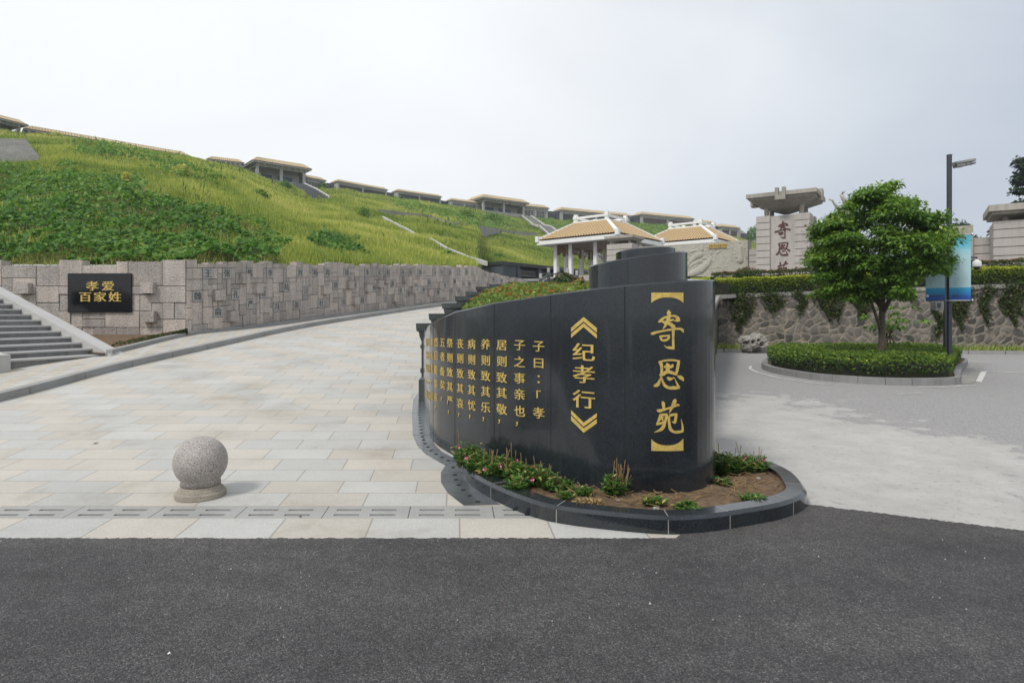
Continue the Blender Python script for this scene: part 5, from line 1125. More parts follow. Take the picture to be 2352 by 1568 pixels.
def fr(u, v): x = -3.4+2.75*u; return (x, -.03*abs(vnoise(np.array(x*1.0), np.array(v*3.4), .28, 4))-.02, 2.4+3.66*v)
mb.grid(fr, 60, 70); mb.build('carved_panel', m_relief, r2, fix=False)
mb = MB().at(M=MR2); mb.box(-3.4, -.65, 0, .8, 2.4, 6.06); mb.build('wall', m_relief, r2)
mb = MB().at(M=MR2); z = 5.42
while z > 2.5: mb.box(-.63, 1.1, .1, .8, z-.38, z); z -= .415
mb.build('course_blocks', m_pale, r2)
# curved white sculpture half hidden by the tree
sc = thing('bird_sculpture', P(1945, 520, 42), 'slim white bird sculpture, head and curved tail showing beside the tree crown', 'sculpture')
mb = MB(); mb.tube([P(1962, 560, 42), P(1955, 500, 42), P(1946, 470, 42), P(1936, 455, 42), P(1933, 448, 42), P(1936, 442, 42)], [.5, .35, .2, .13, .15, .09], 10); mb.tube([P(1936, 443, 42), P(1940, 440, 42), P(1942.5, 437, 42)], [.07, .03, .012], 6); mb.build('neck', m_pale, sc, smooth=True)
mb = MB(); mb.tube([P(1904, 458, 42), P(1912, 460, 42), P(1917, 469, 42), P(1924, 478, 42), P(1936, 487, 42), P(1955, 500, 42)], [.05, .07, .08, .09, .14, .3], 8); mb.build('tail', m_pale, sc, smooth=True)

# ------------------------------------------------------------------ rubble retaining wall, coping, creepers, clipped hedges
rt = thing('retaining_wall', (15, 26, 0), 'rubble stone retaining wall with concrete coping behind the forecourt', 'stone wall')
RWv = np.array(RW); rs = np.r_[0, np.cumsum(np.linalg.norm(np.diff(RWv, axis=0), axis=1))]; S1 = rs[1]; 
def rwp(s, z, off): 
    x = np.interp(s, rs, RWv[:, 0]); y = np.interp(s, rs, RWv[:, 1]); i = int(np.clip(np.searchsorted(rs, s)-1, 0, len(rs)-2)); e = RWv[i+1]-RWv[i]; e = e/np.linalg.norm(e); sg = off; return (x+e[1]*sg, y-e[0]*sg, z)
def rwtop(s): return float(np.interp(s, [0, S1, rs[3], rs[-1]], [1.0, 2.42, 2.80, 3.3]))
smax = rs[4]; cs_ = .35; nx_ = int((smax-S1+1)/cs_); nz_ = 9; sx_ = (np.arange(nx_)[:, None]+rng.uniform(.1, .9, (nx_, nz_)))*cs_+S1-1; sz_ = (np.arange(nz_)[None, :]+rng.uniform(.1, .9, (nx_, nz_)))*cs_
seeds = np.stack([sx_.ravel(), sz_.ravel()], 1); stn = rng.random(len(seeds)); gx_ = np.arange(S1-.8, smax, .05); gz_ = np.arange(-.1, 3.0, .05)
GX, GZ = np.meshgrid(gx_, gz_); q = np.stack([GX.ravel()+.05*np.sin(GZ.ravel()*9), GZ.ravel()+.05*np.sin(GX.ravel()*7)], 1); f1 = np.full(len(q), 9.); f2 = np.full(len(q), 9.); id_ = np.zeros(len(q), int)
for k, sdp in enumerate(seeds):
    m = np.abs(q[:, 0]-sdp[0]) < 1.1; dd = np.hypot(q[m, 0]-sdp[0], q[m, 1]-sdp[1]); a1 = f1[m]; a2 = f2[m]; ii_ = id_[m]; c1 = dd < a1
    a2 = np.where(c1, a1, np.minimum(a2, dd)); ii_ = np.where(c1, k, ii_); a1 = np.where(c1, dd, a1); f1[m], f2[m], id_[m] = a1, a2, ii_
edge_ = np.clip((f2-f1)/.15, 0, 1); hh = .05*np.sqrt(edge_)
mb = MB(); zt_ = np.array([rwtop(s) for s in gx_]); ng = len(gx_)
mb.v = [rwp(GX.ravel()[k], min(GZ.ravel()[k], zt_[k % ng]-.16), float(hh[k])+.001) for k in range(len(q))]
mb.f = [(j*ng+i, j*ng+i+1, (j+1)*ng+i+1, (j+1)*ng+i) for j in range(len(gz_)-1) for i in range(ng-1) if gz_[j] < zt_[i]]; mb.mi = [0]*len(mb.f)
o = mb.build('rubble_face', m_rub, rt, fix=False)
at = o.data.attributes.new('var', 'FLOAT', 'POINT'); at.data.foreach_set('value', np.where(edge_ < .40, 1.0, stn[id_]*.72).astype(np.float32))
mb = MB()
for s0_, s1_ in zip(np.arange(0, smax, 1.6), np.arange(0, smax, 1.6)+1.6):
    s1_ = min(s1_, smax); z0, z1 = rwtop(s0_), rwtop(s1_)
    if s0_ < S1 < s1_: s1b = S1
    mb.hexa([rwp(s0_, z0-.16, .09), rwp(s1_-.01, z1-.16, .09), rwp(s1_-.01, z1-.16, -.4), rwp(s0_, z0-.16, -.4), rwp(s0_, z0, .09), rwp(s1_-.01, z1, .09), rwp(s1_-.01, z1, -.4), rwp(s0_, z0, -.4)])
mb.build('coping', m_cop, rt)
mb = MB(); mb.hexa([rwp(0, -.1, .0), rwp(S1-.01, -.1, .0), rwp(S1-.01, -.1, -.35), rwp(0, -.1, -.35), rwp(0, rwtop(0)-.17, 0), rwp(S1-.01, rwtop(S1)-.17, 0), rwp(S1-.01, rwtop(S1)-.17, -.35), rwp(0, rwtop(0)-.17, -.35)]); mb.build('side_wall', m_rub, rt)
mb = MB()
for a_, b_2 in zip(rs[1:4], rs[2:5]): mb.hexa([rwp(a_+.01, -.1, -.03), rwp(b_2-.01, -.1, -.03), rwp(b_2-.01, -.1, -.35), rwp(a_+.01, -.1, -.35), rwp(a_+.01, rwtop(a_)-.17, -.03), rwp(b_2-.01, rwtop(b_2)-.17, -.03), rwp(b_2-.01, rwtop(b_2)-.17, -.35), rwp(a_+.01, rwtop(a_)-.17, -.35)])
mb.build('backing', m_cop, rt)
def s_from_px(px):
    ss = np.linspace(S1-.6, smax, 800); xy = np.array([rwp(s, 0, 0)[:2] for s in ss]); return float(np.interp((px-CX)/F, xy[:, 0]/xy[:, 1], ss))
for px, w_, top, L, lab in [(1700, 62, .05, 1.75, 'thick reddish creeper hanging behind the scholar rock'), (1775, 50, .1, 1.0, 'short creeper just right of the scholar rock'), (1838, 26, .0, 1.2, 'narrow creeper left of the island tree crown'), (1905, 70, -.1, 1.7, 'wide dark creeper under the left of the tree crown'), (1975, 46, .0, 1.5, 'creeper behind the tree trunk'),
                          (2152, 12, .9, 1.5, 'thin creeper strand left of the lamp post foot'), (2205, 46, .1, 1.9, 'broad creeper right of the lamp post'), (2262, 26, .1, 1.7, 'slender creeper between the two broad ones at right'), (2325, 62, .0, 1.9, 'broad creeper near the right edge of the photo')]:
    s0_ = s_from_px(px); c = rwp(s0_, 1, .1); hw = w_/2*c[1]/F*1.05; hw *= 1.3; n = int(900*max(.25, hw)*L)+120; u = rng.uniform(-1, 1, n)*rng.uniform(.2, 1, n); v = rng.random(n)**.85; zt = rwtop(s0_)-top+.1
    s_ = s0_+u*hw*(1.1-.5*v)+.12*np.sin(v*7+px); z = zt-v*L*(1-.35*np.abs(u)-.25*np.sin(u*5+px)**2); pts = np.array([rwp(a, b2, .07+.10*r) for a, b2, r in zip(s_, np.maximum(z, .15), rng.random(n))])
    leaf_hedge('creeper', pts, .45+rng.normal(0, .25, n), .10, g_ivy, lab, 'creeper', c, .2, flat=.8)['group'] = 'creepers on the rubble wall'
def hedge_run(name, s0_, s1_, back, zb, zt, thick, n, leaf, mat, label, bias=0):
    s_ = rng.uniform(s0_, s1_, n); u = rng.random(n); v = rng.random(n)**.6; f = rng.random(n) < .55
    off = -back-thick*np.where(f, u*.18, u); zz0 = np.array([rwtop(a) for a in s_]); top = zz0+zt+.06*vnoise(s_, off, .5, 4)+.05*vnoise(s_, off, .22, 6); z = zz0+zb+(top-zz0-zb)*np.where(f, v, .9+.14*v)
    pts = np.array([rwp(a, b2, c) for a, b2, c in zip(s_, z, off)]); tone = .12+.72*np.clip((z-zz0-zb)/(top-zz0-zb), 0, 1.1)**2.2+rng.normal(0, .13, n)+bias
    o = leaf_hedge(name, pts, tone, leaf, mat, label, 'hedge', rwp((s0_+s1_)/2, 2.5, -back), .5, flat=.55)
    mb = MB(); ss = np.arange(s0_, s1_, 1.0)
    for a, b2 in zip(ss[:-1], ss[1:]): mb.hexa([rwp(a, rwtop(a)-.3, -back-.15), rwp(b2, rwtop(b2)-.3, -back-.15), rwp(b2, rwtop(b2)-.3, -back-thick), rwp(a, rwtop(a)-.3, -back-thick), rwp(a, rwtop(a)+zt-.22, -back-.15), rwp(b2, rwtop(b2)+zt-.22, -back-.15), rwp(b2, rwtop(b2)+zt-.22, -back-thick), rwp(a, rwtop(a)+zt-.22, -back-thick)])
    mb.build('inner_twigs', stone(name+'_twigs', (.018, .022, .010), .4, 5, 30, .4, .95, .3), o); return o
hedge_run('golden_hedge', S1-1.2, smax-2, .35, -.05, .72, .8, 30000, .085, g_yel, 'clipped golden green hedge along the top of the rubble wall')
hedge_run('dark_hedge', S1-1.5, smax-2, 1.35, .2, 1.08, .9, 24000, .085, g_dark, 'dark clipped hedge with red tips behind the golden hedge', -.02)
c = P(1712, 626, 30.5); bush('round_shrub', tuple(c-Vector((0, 0, .2))), (.62, .55, .55), 1500, .09, g_dark, 'dark round shrub at the foot of the relief wall beside the gate pillar', 'shrub', flat=1)

# ------------------------------------------------------------------ verge, kerb by the wall, painted lines
vk = [(6.0, 25.0), (8.3, 24.75), (14, 24.2), (20, 23.4), (30, 21.2), (44, 17.5)]; vkr = resample(np.c_[vk, np.zeros(len(vk))], 60)
kerb('verge_kerb', vkr[:, :2], offs(vkr, .14), .25, 2, [.13]*60)
mb = MB(); iv = offs(vkr, .12); vs = []
for p in iv: vs += [(p[0], p[1], .11), (p[0]+.6, p[1]+4.2, .16)]
mb.add(vs, [(2*i, 2*i+2, 2*i+3, 2*i+1) for i in range(len(iv)-1)]); tag(mb.build('verge', m_hill), kind='structure')
n = 9000; i = rng.uniform(0, len(iv)-1.01, n); k = i.astype(int); f = i-k; b0_ = iv[k]*(1-f)[:, None]+iv[k+1]*f[:, None]; t = rng.random(n)*1.9; base = np.stack([b0_[:, 0]+.15*t, b0_[:, 1]+t, np.full(n, .1)], 1); a_ = rng.uniform(0, 2*PI, n); hgt = rng.uniform(.08, .3, n)
dxy = np.stack([np.cos(a_), np.sin(a_), 0*a_], 1); tip = base+np.stack([np.cos(a_+1)*hgt*.5, np.sin(a_+1)*hgt*.5, hgt], 1)
tag(np_mesh('verge_grass', np.stack([base-dxy*.018, base+dxy*.018, tip], 1).reshape(-1, 3), 3, np.clip(.4+rng.normal(0, .2, n), 0, 1), g_grass), kind='stuff')
mb = MB()
def gl(px, py): d = EYE*F/(py-HY); return Vector(((px-CX)*d/F, d, .002))
for pts, w_ in [([(2262, 853), (2400, 856)], .10), ([(2240, 831), (2276, 831.8)], .10), ([(2260, 853), (2247, 877)], .12), ([(1722, 846), (1740, 855), (1790, 868), (1868, 879.5), (1909, 883)], .07), ([(2105, 890), (2160, 889.5), (2240, 884)], .06), ([(2060, 905), (2120, 903)], .05), ([(1725, 840), (1722, 846)], .07)]:
    for p, q in zip(pts[:-1], pts[1:]):
        a, b2 = gl(*p), gl(*q); e = (b2-a).normalized(); nn_ = Vector((-e.y, e.x, 0))*w_/2; mb.add([a-nn_, b2-nn_, b2+nn_, a+nn_], [(0, 1, 2, 3)])
tag(mb.build('road_marking', m_line), kind='structure')
mb = MB(); mb.add([gl(1985+260, 832), gl(2262, 836), gl(2238, 881), gl(2204, 881)], [(0, 1, 2, 3)]); tag(mb.build('gutter', m_cop), kind='structure')

# ------------------------------------------------------------------ planted island with tree, hedge, lamp post
IS = [(7.12, 17.4), (6.90, 16.6), (6.82, 15.6), (7.03, 14.2), (7.49, 13.62), (7.98, 13.2), (8.77, 13.08), (9.55, 13.2), (9.95, 13.5), (10.3, 14.0), (12.05, 16.3), (14.4, 19.3), (14.3, 20.2), (13.0, 20.7), (10.5, 20.7), (8.3, 19.6), (7.12, 17.4)]
ISr = resample(np.c_[catmull(IS, 6)[:, :2], np.zeros(len(catmull(IS, 6)))], 92); cen = np.array([9.6, 16.8])
kb = thing('island_kerb', (9.6, 16.8, 0), 'pale grey kerb of cut stones around the planted island', 'kerb')
for i in range(0, 90, 2):
    a, b2, c = ISr[i][:2], ISr[i+1][:2], ISr[i+2][:2]; c = b2+(c-b2)*.965; inn = [p+(cen-p)/np.linalg.norm(cen-p)*.16 for p in (a, b2, c)]
    mb = MB(); mb.hexa([(*a, -.05), (*b2, -.05), (*inn[1], -.05), (*inn[0], -.05), (*a, .145), (*b2, .145), (*inn[1], .145), (*inn[0], .145)]); mb.hexa([(*b2, -.05), (*c, -.05), (*inn[2], -.05), (*inn[1], -.05), (*b2, .145), (*c, .145), (*inn[2], .145), (*inn[1], .145)])
    mb.build('kerb_stone', stone('island_kerb_stone', (.245, .245, .24), .16, 1.6, 120, .25, .75, .3, streak=.2) if i == 0 else bpy.data.materials['island_kerb_stone'], kb)
mb = MB(); mb.add([(*p[:2], .10) for p in ISr[:-1]], [tuple(range(91))]); tag(mb.build('island_soil', m_soil), kind='structure')
n = 90000; px_ = rng.uniform(6.7, 14.6, n); py_ = rng.uniform(12.9, 20.8, n); INS = [tuple(p+(cen-p)*.055) for p in ISr[:-1, :2]]; k = inpoly(px_, py_, INS); px_, py_ = px_[k], py_[k]
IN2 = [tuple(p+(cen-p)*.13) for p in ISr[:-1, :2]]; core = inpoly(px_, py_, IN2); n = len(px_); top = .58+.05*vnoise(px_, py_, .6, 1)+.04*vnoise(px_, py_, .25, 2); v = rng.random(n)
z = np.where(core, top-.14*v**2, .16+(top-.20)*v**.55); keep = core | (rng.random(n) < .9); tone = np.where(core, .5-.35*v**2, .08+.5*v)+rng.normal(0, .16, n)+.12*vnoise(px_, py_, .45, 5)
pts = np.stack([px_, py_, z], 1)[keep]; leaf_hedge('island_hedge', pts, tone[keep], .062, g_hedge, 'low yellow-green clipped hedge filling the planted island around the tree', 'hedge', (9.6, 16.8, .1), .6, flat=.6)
IN3 = [tuple(p+(cen-p)*.10) for p in ISr[:-1, :2]]; mb = MB(); mb.prism(IN3, .105, .40); mb.build('inner_twigs', stone('island_twigs', (.016, .020, .009), .4, 5, 30, .4, .95, .3), bpy.data.objects['island_hedge'])

def tree(name, base, trunk, clumps, leaf, per, mat, label, cat='tree', group=None, rleaf=.5, thick=1.0):
    o = thing(name, base, label, cat, group); mb = MB()
    for path, rad in trunk: mb.tube(path, rad, 9)
    mb.build('trunk', m_bark, o, smooth=True)
    P_ = []; T_ = []; A_ = []; N_ = []
    for (c, r) in clumps:
        m = max(20, int(per*(r/.5)**2)); u = rand_unit(m); u[:, 2] = np.where(u[:, 2] < -.25, -u[:, 2]*.6, u[:, 2]); rad = rng.uniform(.35, 1.0, m)**.5*(1+.18*rng.normal(size=m)); p = np.array(c)+u*np.array([r, r, r*.72])*rad[:, None]
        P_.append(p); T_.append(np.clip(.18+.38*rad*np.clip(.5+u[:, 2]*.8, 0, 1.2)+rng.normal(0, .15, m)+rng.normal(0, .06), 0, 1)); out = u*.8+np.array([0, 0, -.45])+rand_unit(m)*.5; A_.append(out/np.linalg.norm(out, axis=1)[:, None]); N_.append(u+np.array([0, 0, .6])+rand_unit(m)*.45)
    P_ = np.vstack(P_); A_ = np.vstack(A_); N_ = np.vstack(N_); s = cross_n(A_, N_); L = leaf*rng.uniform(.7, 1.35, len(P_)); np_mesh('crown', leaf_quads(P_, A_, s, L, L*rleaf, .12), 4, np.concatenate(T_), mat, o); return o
TB = Vector((9.46, 15.6, .12)); CCz = 3.15; cl = []
r3 = np.random.default_rng(11)
while len(cl) < 230:
    u = r3.normal(size=3); u /= np.linalg.norm(u); rad = r3.uniform(.5, 1.0)**.5; el = 1.55 if u[2] > 0 else 1.22
    wz = 1-.20*max(0, u[2])**1.5-.10*max(0, -u[2])
    c = np.array([TB.x+u[0]*1.58*rad*wz, TB.y+u[1]*1.65*rad*wz, CCz+u[2]*el*rad]); r = r3.uniform(.24, .42)
    cl.append((c, r))
cl += [(np.array([TB.x+r3.normal(0, .75), TB.y+r3.normal(0, .7), r3.uniform(1.85, 2.25)]), r3.uniform(.24, .34)) for _ in range(34)]
for px, py, r in [(2030, 440, .34), (1985, 462, .34), (2085, 470, .34), (1925, 520, .38), (2120, 540, .34), (1878, 600, .30), (2168, 605, .28), (1888, 640, .30), (2150, 648, .28), (1905, 670, .28), (1955, 690, .28), (2090, 688, .28), (1950, 480, .3), (2050, 430, .26), (1900, 560, .32), (2140, 575, .3)]: c = P(px, py, 15.4); cl.append((np.array(c), r))
cl = [(c, r) for c, r in cl if not ((CX+F*c[0]/c[1] > 2075 and HY-(c[2]-EYE)*F/c[1] > 628) or CX+F*c[0]/c[1] > 2172)]
tb = lambda x, y, z: (TB.x+x, TB.y+y, z)
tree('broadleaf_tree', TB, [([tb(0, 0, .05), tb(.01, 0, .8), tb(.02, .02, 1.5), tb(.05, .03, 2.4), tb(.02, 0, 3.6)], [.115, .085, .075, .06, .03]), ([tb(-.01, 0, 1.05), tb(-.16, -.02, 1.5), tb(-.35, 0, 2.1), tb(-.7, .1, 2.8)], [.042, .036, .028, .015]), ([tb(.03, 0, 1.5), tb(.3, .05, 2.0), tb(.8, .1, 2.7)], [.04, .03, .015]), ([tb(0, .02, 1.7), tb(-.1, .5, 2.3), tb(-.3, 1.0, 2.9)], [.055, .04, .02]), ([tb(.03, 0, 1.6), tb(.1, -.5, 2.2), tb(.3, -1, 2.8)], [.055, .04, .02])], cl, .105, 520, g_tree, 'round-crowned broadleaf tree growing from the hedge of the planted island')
c = P(2052, 735, 19.0); cl2 = [(np.array([c.x+r3.normal(0, .45), c.y+r3.normal(0, .3), c.z+r3.normal(0, .32)]), .24) for _ in range(16)]
tree('loquat_shrub', (c.x, c.y, .1), [([(c.x, c.y, .1), (c.x-.1*k, c.y, .7), (c.x+.3*(k-1.5), c.y, 1.5)], [.03, .025, .01]) for k in range(4)], cl2, .19, 60, g_tree, 'loose multi-stemmed shrub behind the tree trunk in front of the rubble wall', 'shrub', rleaf=.35)

lp = thing('lamp_post', (11.12, 15.5, .1), 'tall square dark grey lamp post standing in the island hedge', 'lamp post')
X0, Y0 = 11.12, 15.5; zt = EYE+367*Y0/F
mb = MB(); mb.box(X0-.045, X0+.045, Y0-.045, Y0+.045, .05, zt); mb.build('pole', m_steel, lp, bevel=.008)
mb = MB(); mb.box(X0-.05, X0+.05, Y0-.05, Y0+.05, zt+.0005, zt+.015); mb.build('pole_cap', m_steel, lp)
mb = MB(); za = EYE+(HY-379)*Y0/F; mb.tube([(X0+.03, Y0, za-.02), (X0+.16, Y0, za)], .022, 8); mb.build('arm', m_lampg, lp)
hd = MB(); M_ = Matrix.Translation((X0+.12, Y0, za)) @ Matrix.Rotation(-.14, 4, 'Y'); hd.at(M=M_); hd.hexa([(0, -.1, .0), (.52, -.1, .02), (.52, .1, .02), (0, .1, .0), (0, -.09, .07), (.52, -.07, .085), (.52, .07, .085), (0, .09, .07)]); h_ = hd.build('lamp_head', m_lampg, lp, bevel=.012)
mb = MB().at(M=M_)
for x0, x1 in ((.02, .24), (.25, .37), (.38, .50)): mb.box(x0, x1, -.09, .09, -.075+.06*x0, -.002)
mb.build('led_module', m_lampg, h_, bevel=.01)
# banners on both sides of the post
m_ban, n_, l_, b_ = nmat('banner_print'); g_ = n_.new('ShaderNodeTexCoord').outputs['Generated']; sp_ = n_.new('ShaderNodeSeparateXYZ'); l_.new(g_, sp_.inputs[0])
r_ = ramp(n_, [(0, (.012, .06, .32)), (.05, (.01, .10, .42)), (.10, (.012, .20, .50)), (.17, (.02, .29, .55)), (.197, (.03, .33, .58)), (.203, (.38, .56, .61)), (.45, (.42, .60, .64)), (.68, (.42, .64, .70)), (.78, (.30, .60, .70)), (.83, (.16, .52, .66)), (1, (.04, .40, .60))]); 
ns_ = noise(n_, l_, g_, 5, 6, .65, .5); zz_ = mth(n_, l_, 'MULTIPLY_ADD', ns_.outputs[0], .012, sp_.outputs[2]); l_.new(zz_, r_.inputs[0])
ink = noise(n_, l_, g_, 3.2, 7, .7, 1.2); ki = ramp(n_, [(.54, (0, 0, 0)), (.66, (1, 1, 1))]); l_.new(ink.outputs[0], ki.inputs[0]); zm = ramp(n_, [(.21, (0, 0, 0)), (.27, (1, 1, 1)), (.50, (1, 1, 1)), (.66, (0, 0, 0))]); l_.new(sp_.outputs[2], zm.inputs[0])
mk = mth(n_, l_, 'MULTIPLY', ki.outputs[0], zm.outputs[0]); l_.new(mixc(n_, l_, mth(n_, l_, 'MULTIPLY', mk, .85), r_.outputs[0], (.03, .14, .17)), b_.inputs['Base Color']); b_.inputs['Roughness'].default_value = .45
def bpt(px, py): t = (px-2124)/(2232-2124); return P(px, py, 15.72+(15.12-15.72)*t-.0)
bt = lambda px: 544.6+(537.7-544.6)*(px-2124)/108; bb = lambda px: 690.7-1.3*(px-2124)/108
for x0, x1, lab, txt in ((2126, 2170.5, 'blue printed banner with emblem on the left side of the lamp post', '南京殡仪馆'), (2180.5, 2230, 'blue printed landscape banner on the right side of the lamp post', '服务专线96444')):
    o = thing('banner', bpt(x0, 620), lab, 'banner', 'printed banners on the lamp post')
    q = [bpt(x0, bb(x0)-1), bpt(x1, bb(x1)-1), bpt(x1, bt(x1)+2), bpt(x0, bt(x0)+2)]; e = (q[1]-q[0]).normalized(); nb = Vector((e.y, -e.x, 0)).normalized()
    if nb.y > 0: nb = -nb
    mb = MB(); mb.hexa([q[0], q[1], q[1]-nb*.012, q[0]-nb*.012, q[3], q[2], q[2]-nb*.012, q[3]-nb*.012]); mb.build('print', m_ban, o)
    mb = MB(); cpx = (x0+x1)/2; c = bpt(cpx, 679.5); nt_ = len(txt); wd_ = (q[1]-q[0]).length*.72; xo = .03 if nt_ == 5 else 0
    for k, ch in enumerate(txt): uu_ = -wd_/2+wd_*(k+.5)/nt_+xo; put_text(mb, ch, lambda u, v, off: c+e*(uu_+u)+Vector((0, 0, v))+nb*(.002+off), wd_/nt_*.85, .07, .002, .03)
    mb.build('lettering', m_redlet, o)
    if nt_ == 5:
        c2 = bpt(2130.5, 679.5); mb = MB(); n8 = 20
        mb.add([c2+nb*.004+e*(.03*math.cos(2*PI*k/n8))+Vector((0, 0, .03*math.sin(2*PI*k/n8))) for k in range(n8)], [tuple(range(n8))]); mb.build('emblem', m_white, o)
for py_, lab in ((lambda px: bt(px), 'upper chrome banner rod with ball ends on the lamp post'), (lambda px: bb(px), 'lower chrome banner rod with ball ends on the lamp post')):
    o = thing('banner_rod', bpt(2176, py_(2176)), lab, 'banner rod', 'banner rods on the lamp post'); mb = MB(); mb.tube([bpt(2123, py_(2123)), bpt(2233, py_(2233))], .013, 8); mb.build('rod', m_chrome, o, smooth=True)
    for px in (2123, 2233): mb = MB(); c = bpt(px, py_(px)); mb.lathe([(.001, c.z-.03), (.02, c.z-.022), (.03, c.z), (.02, c.z+.022), (.001, c.z+.03)], 12, c.x, c.y); mb.build('ball_end', m_chrome, o, smooth=True)
cp = thing('camera_pole', (*XY(2172.5, 17.2), 0), 'slimmer dark post right behind the lamp post, carrying the dome camera', 'post')
x_, y_ = XY(2172.5, 17.2); mb = MB(); mb.box(x_-.045, x_+.045, y_-.045, y_+.045, 0, 3.2); mb.build('pole', m_steel, cp)
mb = MB(); zc_ = EYE+(HY-592)*17.2/F; mb.tube([(x_, y_, zc_), (x_+.80, y_-.1, zc_), (x_+.80, y_-.1, zc_-.06)], .025, 8); mb.build('arm', m_steel, cp)
dc = thing('dome_camera', (x_+.80, y_-.1, zc_-.1), 'white dome security camera hanging from an arm beside the banner', 'camera'); cx_, cy_ = x_+.80, y_-.1
mb = MB(); mb.lathe([(.03, zc_-.05), (.04, zc_-.08), (.09, zc_-.10), (.105, zc_-.14), (.108, zc_-.25), (.10, zc_-.262)], 20, cx_, cy_); mb.build('housing', m_white, dc, smooth=True)
mb = MB(); mb.lathe([(.085, zc_-.262), (.082, zc_-.30), (.055, zc_-.34), (.005, zc_-.355)], 20, cx_, cy_); mb.build('lens_dome', m_plaque, dc, smooth=True)
bx = thing('cabinet', P(2155, 702, 17.0), 'small grey metal cabinet with louvres strapped to the camera post', 'cabinet'); a, b2 = P(2144.5, 713, 17.05), P(2164.5, 692, 17.05)
mb = MB(); mb.box(a.x, b2.x, 16.98, 17.2, a.z, b2.z); mb.build('case', m_lampg, bx, bevel=.008)
mb = MB()
for k in range(5): mb.box(a.x+.05, a.x+.15, 16.97, 16.979, b2.z-.06-.03*k, b2.z-.045-.03*k)
mb.build('louvre', m_hole, bx)

# ------------------------------------------------------------------ scholar rock
bm = bmesh.new(); bmesh.ops.create_icosphere(bm, subdivisions=6, radius=1)
c = P(1731, 790, 24.4)
for v in bm.verts:
    p = v.co.copy(); n0 = mnoise.noise(p*1.6+Vector((3, 1, 0))); n1 = abs(mnoise.noise(p*2.7+Vector((0, 5, 2)))); n2 = mnoise.noise(p*6.5); r = 1+.25*n0+.10*n2-.55*max(0, .22-n1)*2
    cell = mnoise.cell(p*2) if False else 0
    v.co = Vector((p.x*r*.60, p.y*r*.34, p.z*r*.36)); 
    if p.z > .4 : v.co.z += .10*mnoise.noise(p*4)
    for hx, hz, hr in ((-.12, .05, .10), (.22, -.02, .12), (.05, -.28, .17), (-.33, .02, .08), (.1, .12, .07)):
        dd = math.hypot(v.co.x-hx, v.co.z-hz)
        if dd < hr and v.co.y < 0: v.co.y += .30*(1-(dd/hr)**2)
    v.co += Vector((c.x, c.y, .38))
me = bpy.data.meshes.new('scholar_rock'); bm.to_mesh(me); bm.free()
ro = link_mesh('scholar_rock', me, m_rock, smooth=True); tag(ro, 'grey pitted scholar rock full of hollows lying at the foot of the rubble wall', 'rock')

# ------------------------------------------------------------------ trees beyond
c = P(2362, 470, 50); r3 = np.random.default_rng(5); cl3 = []
for k in range(60):
    t = r3.random(); z = c.z-5.5+9.2*t; w_ = 2.1*(1-t*.75); cl3.append((np.array([c.x+r3.normal(0, .55)*w_, c.y+r3.normal(0, .5)*w_, z]), r3.uniform(.5, .9)))
tree('poplar_tree', (c.x, c.y, 2), [([(c.x, c.y, 1), (c.x, c.y, 7), (c.x, c.y, 13)], [.25, .18, .05])], cl3, .30, 60, g_dtree, 'tall dark tree at the right edge behind the slab-roofed pillar', rleaf=.8)
c = P(2192, 520, 46); tree('broadleaf_tree', (c.x, c.y, 3), [([(c.x, c.y, 2), (c.x, c.y, c.z)], [.2, .08])], [(np.array([c.x+r3.normal(0, .9), c.y+r3.normal(0, .8), c.z-.9+r3.normal(0, .5)]), .7) for _ in range(16)], .25, 90, g_dtree, 'small tree top just showing above the relief pier behind the lamp post')
for k, (px, py, w_, h_, lab) in enumerate([(1716, 530, 36, 34, 'clump of tall green reeds on the hill between the last halls and the gate'), (1735, 548, 26, 26, 'bushy green reeds right against the gate pillar on the hill')]):
    c = P(px, py+16, 190); bush('reed_clump', (c.x, c.y-6, c.z-1), (w_*.14*.55, 2, h_*.135), 700, 1.0, g_kud, lab, 'reeds', flat=.4)

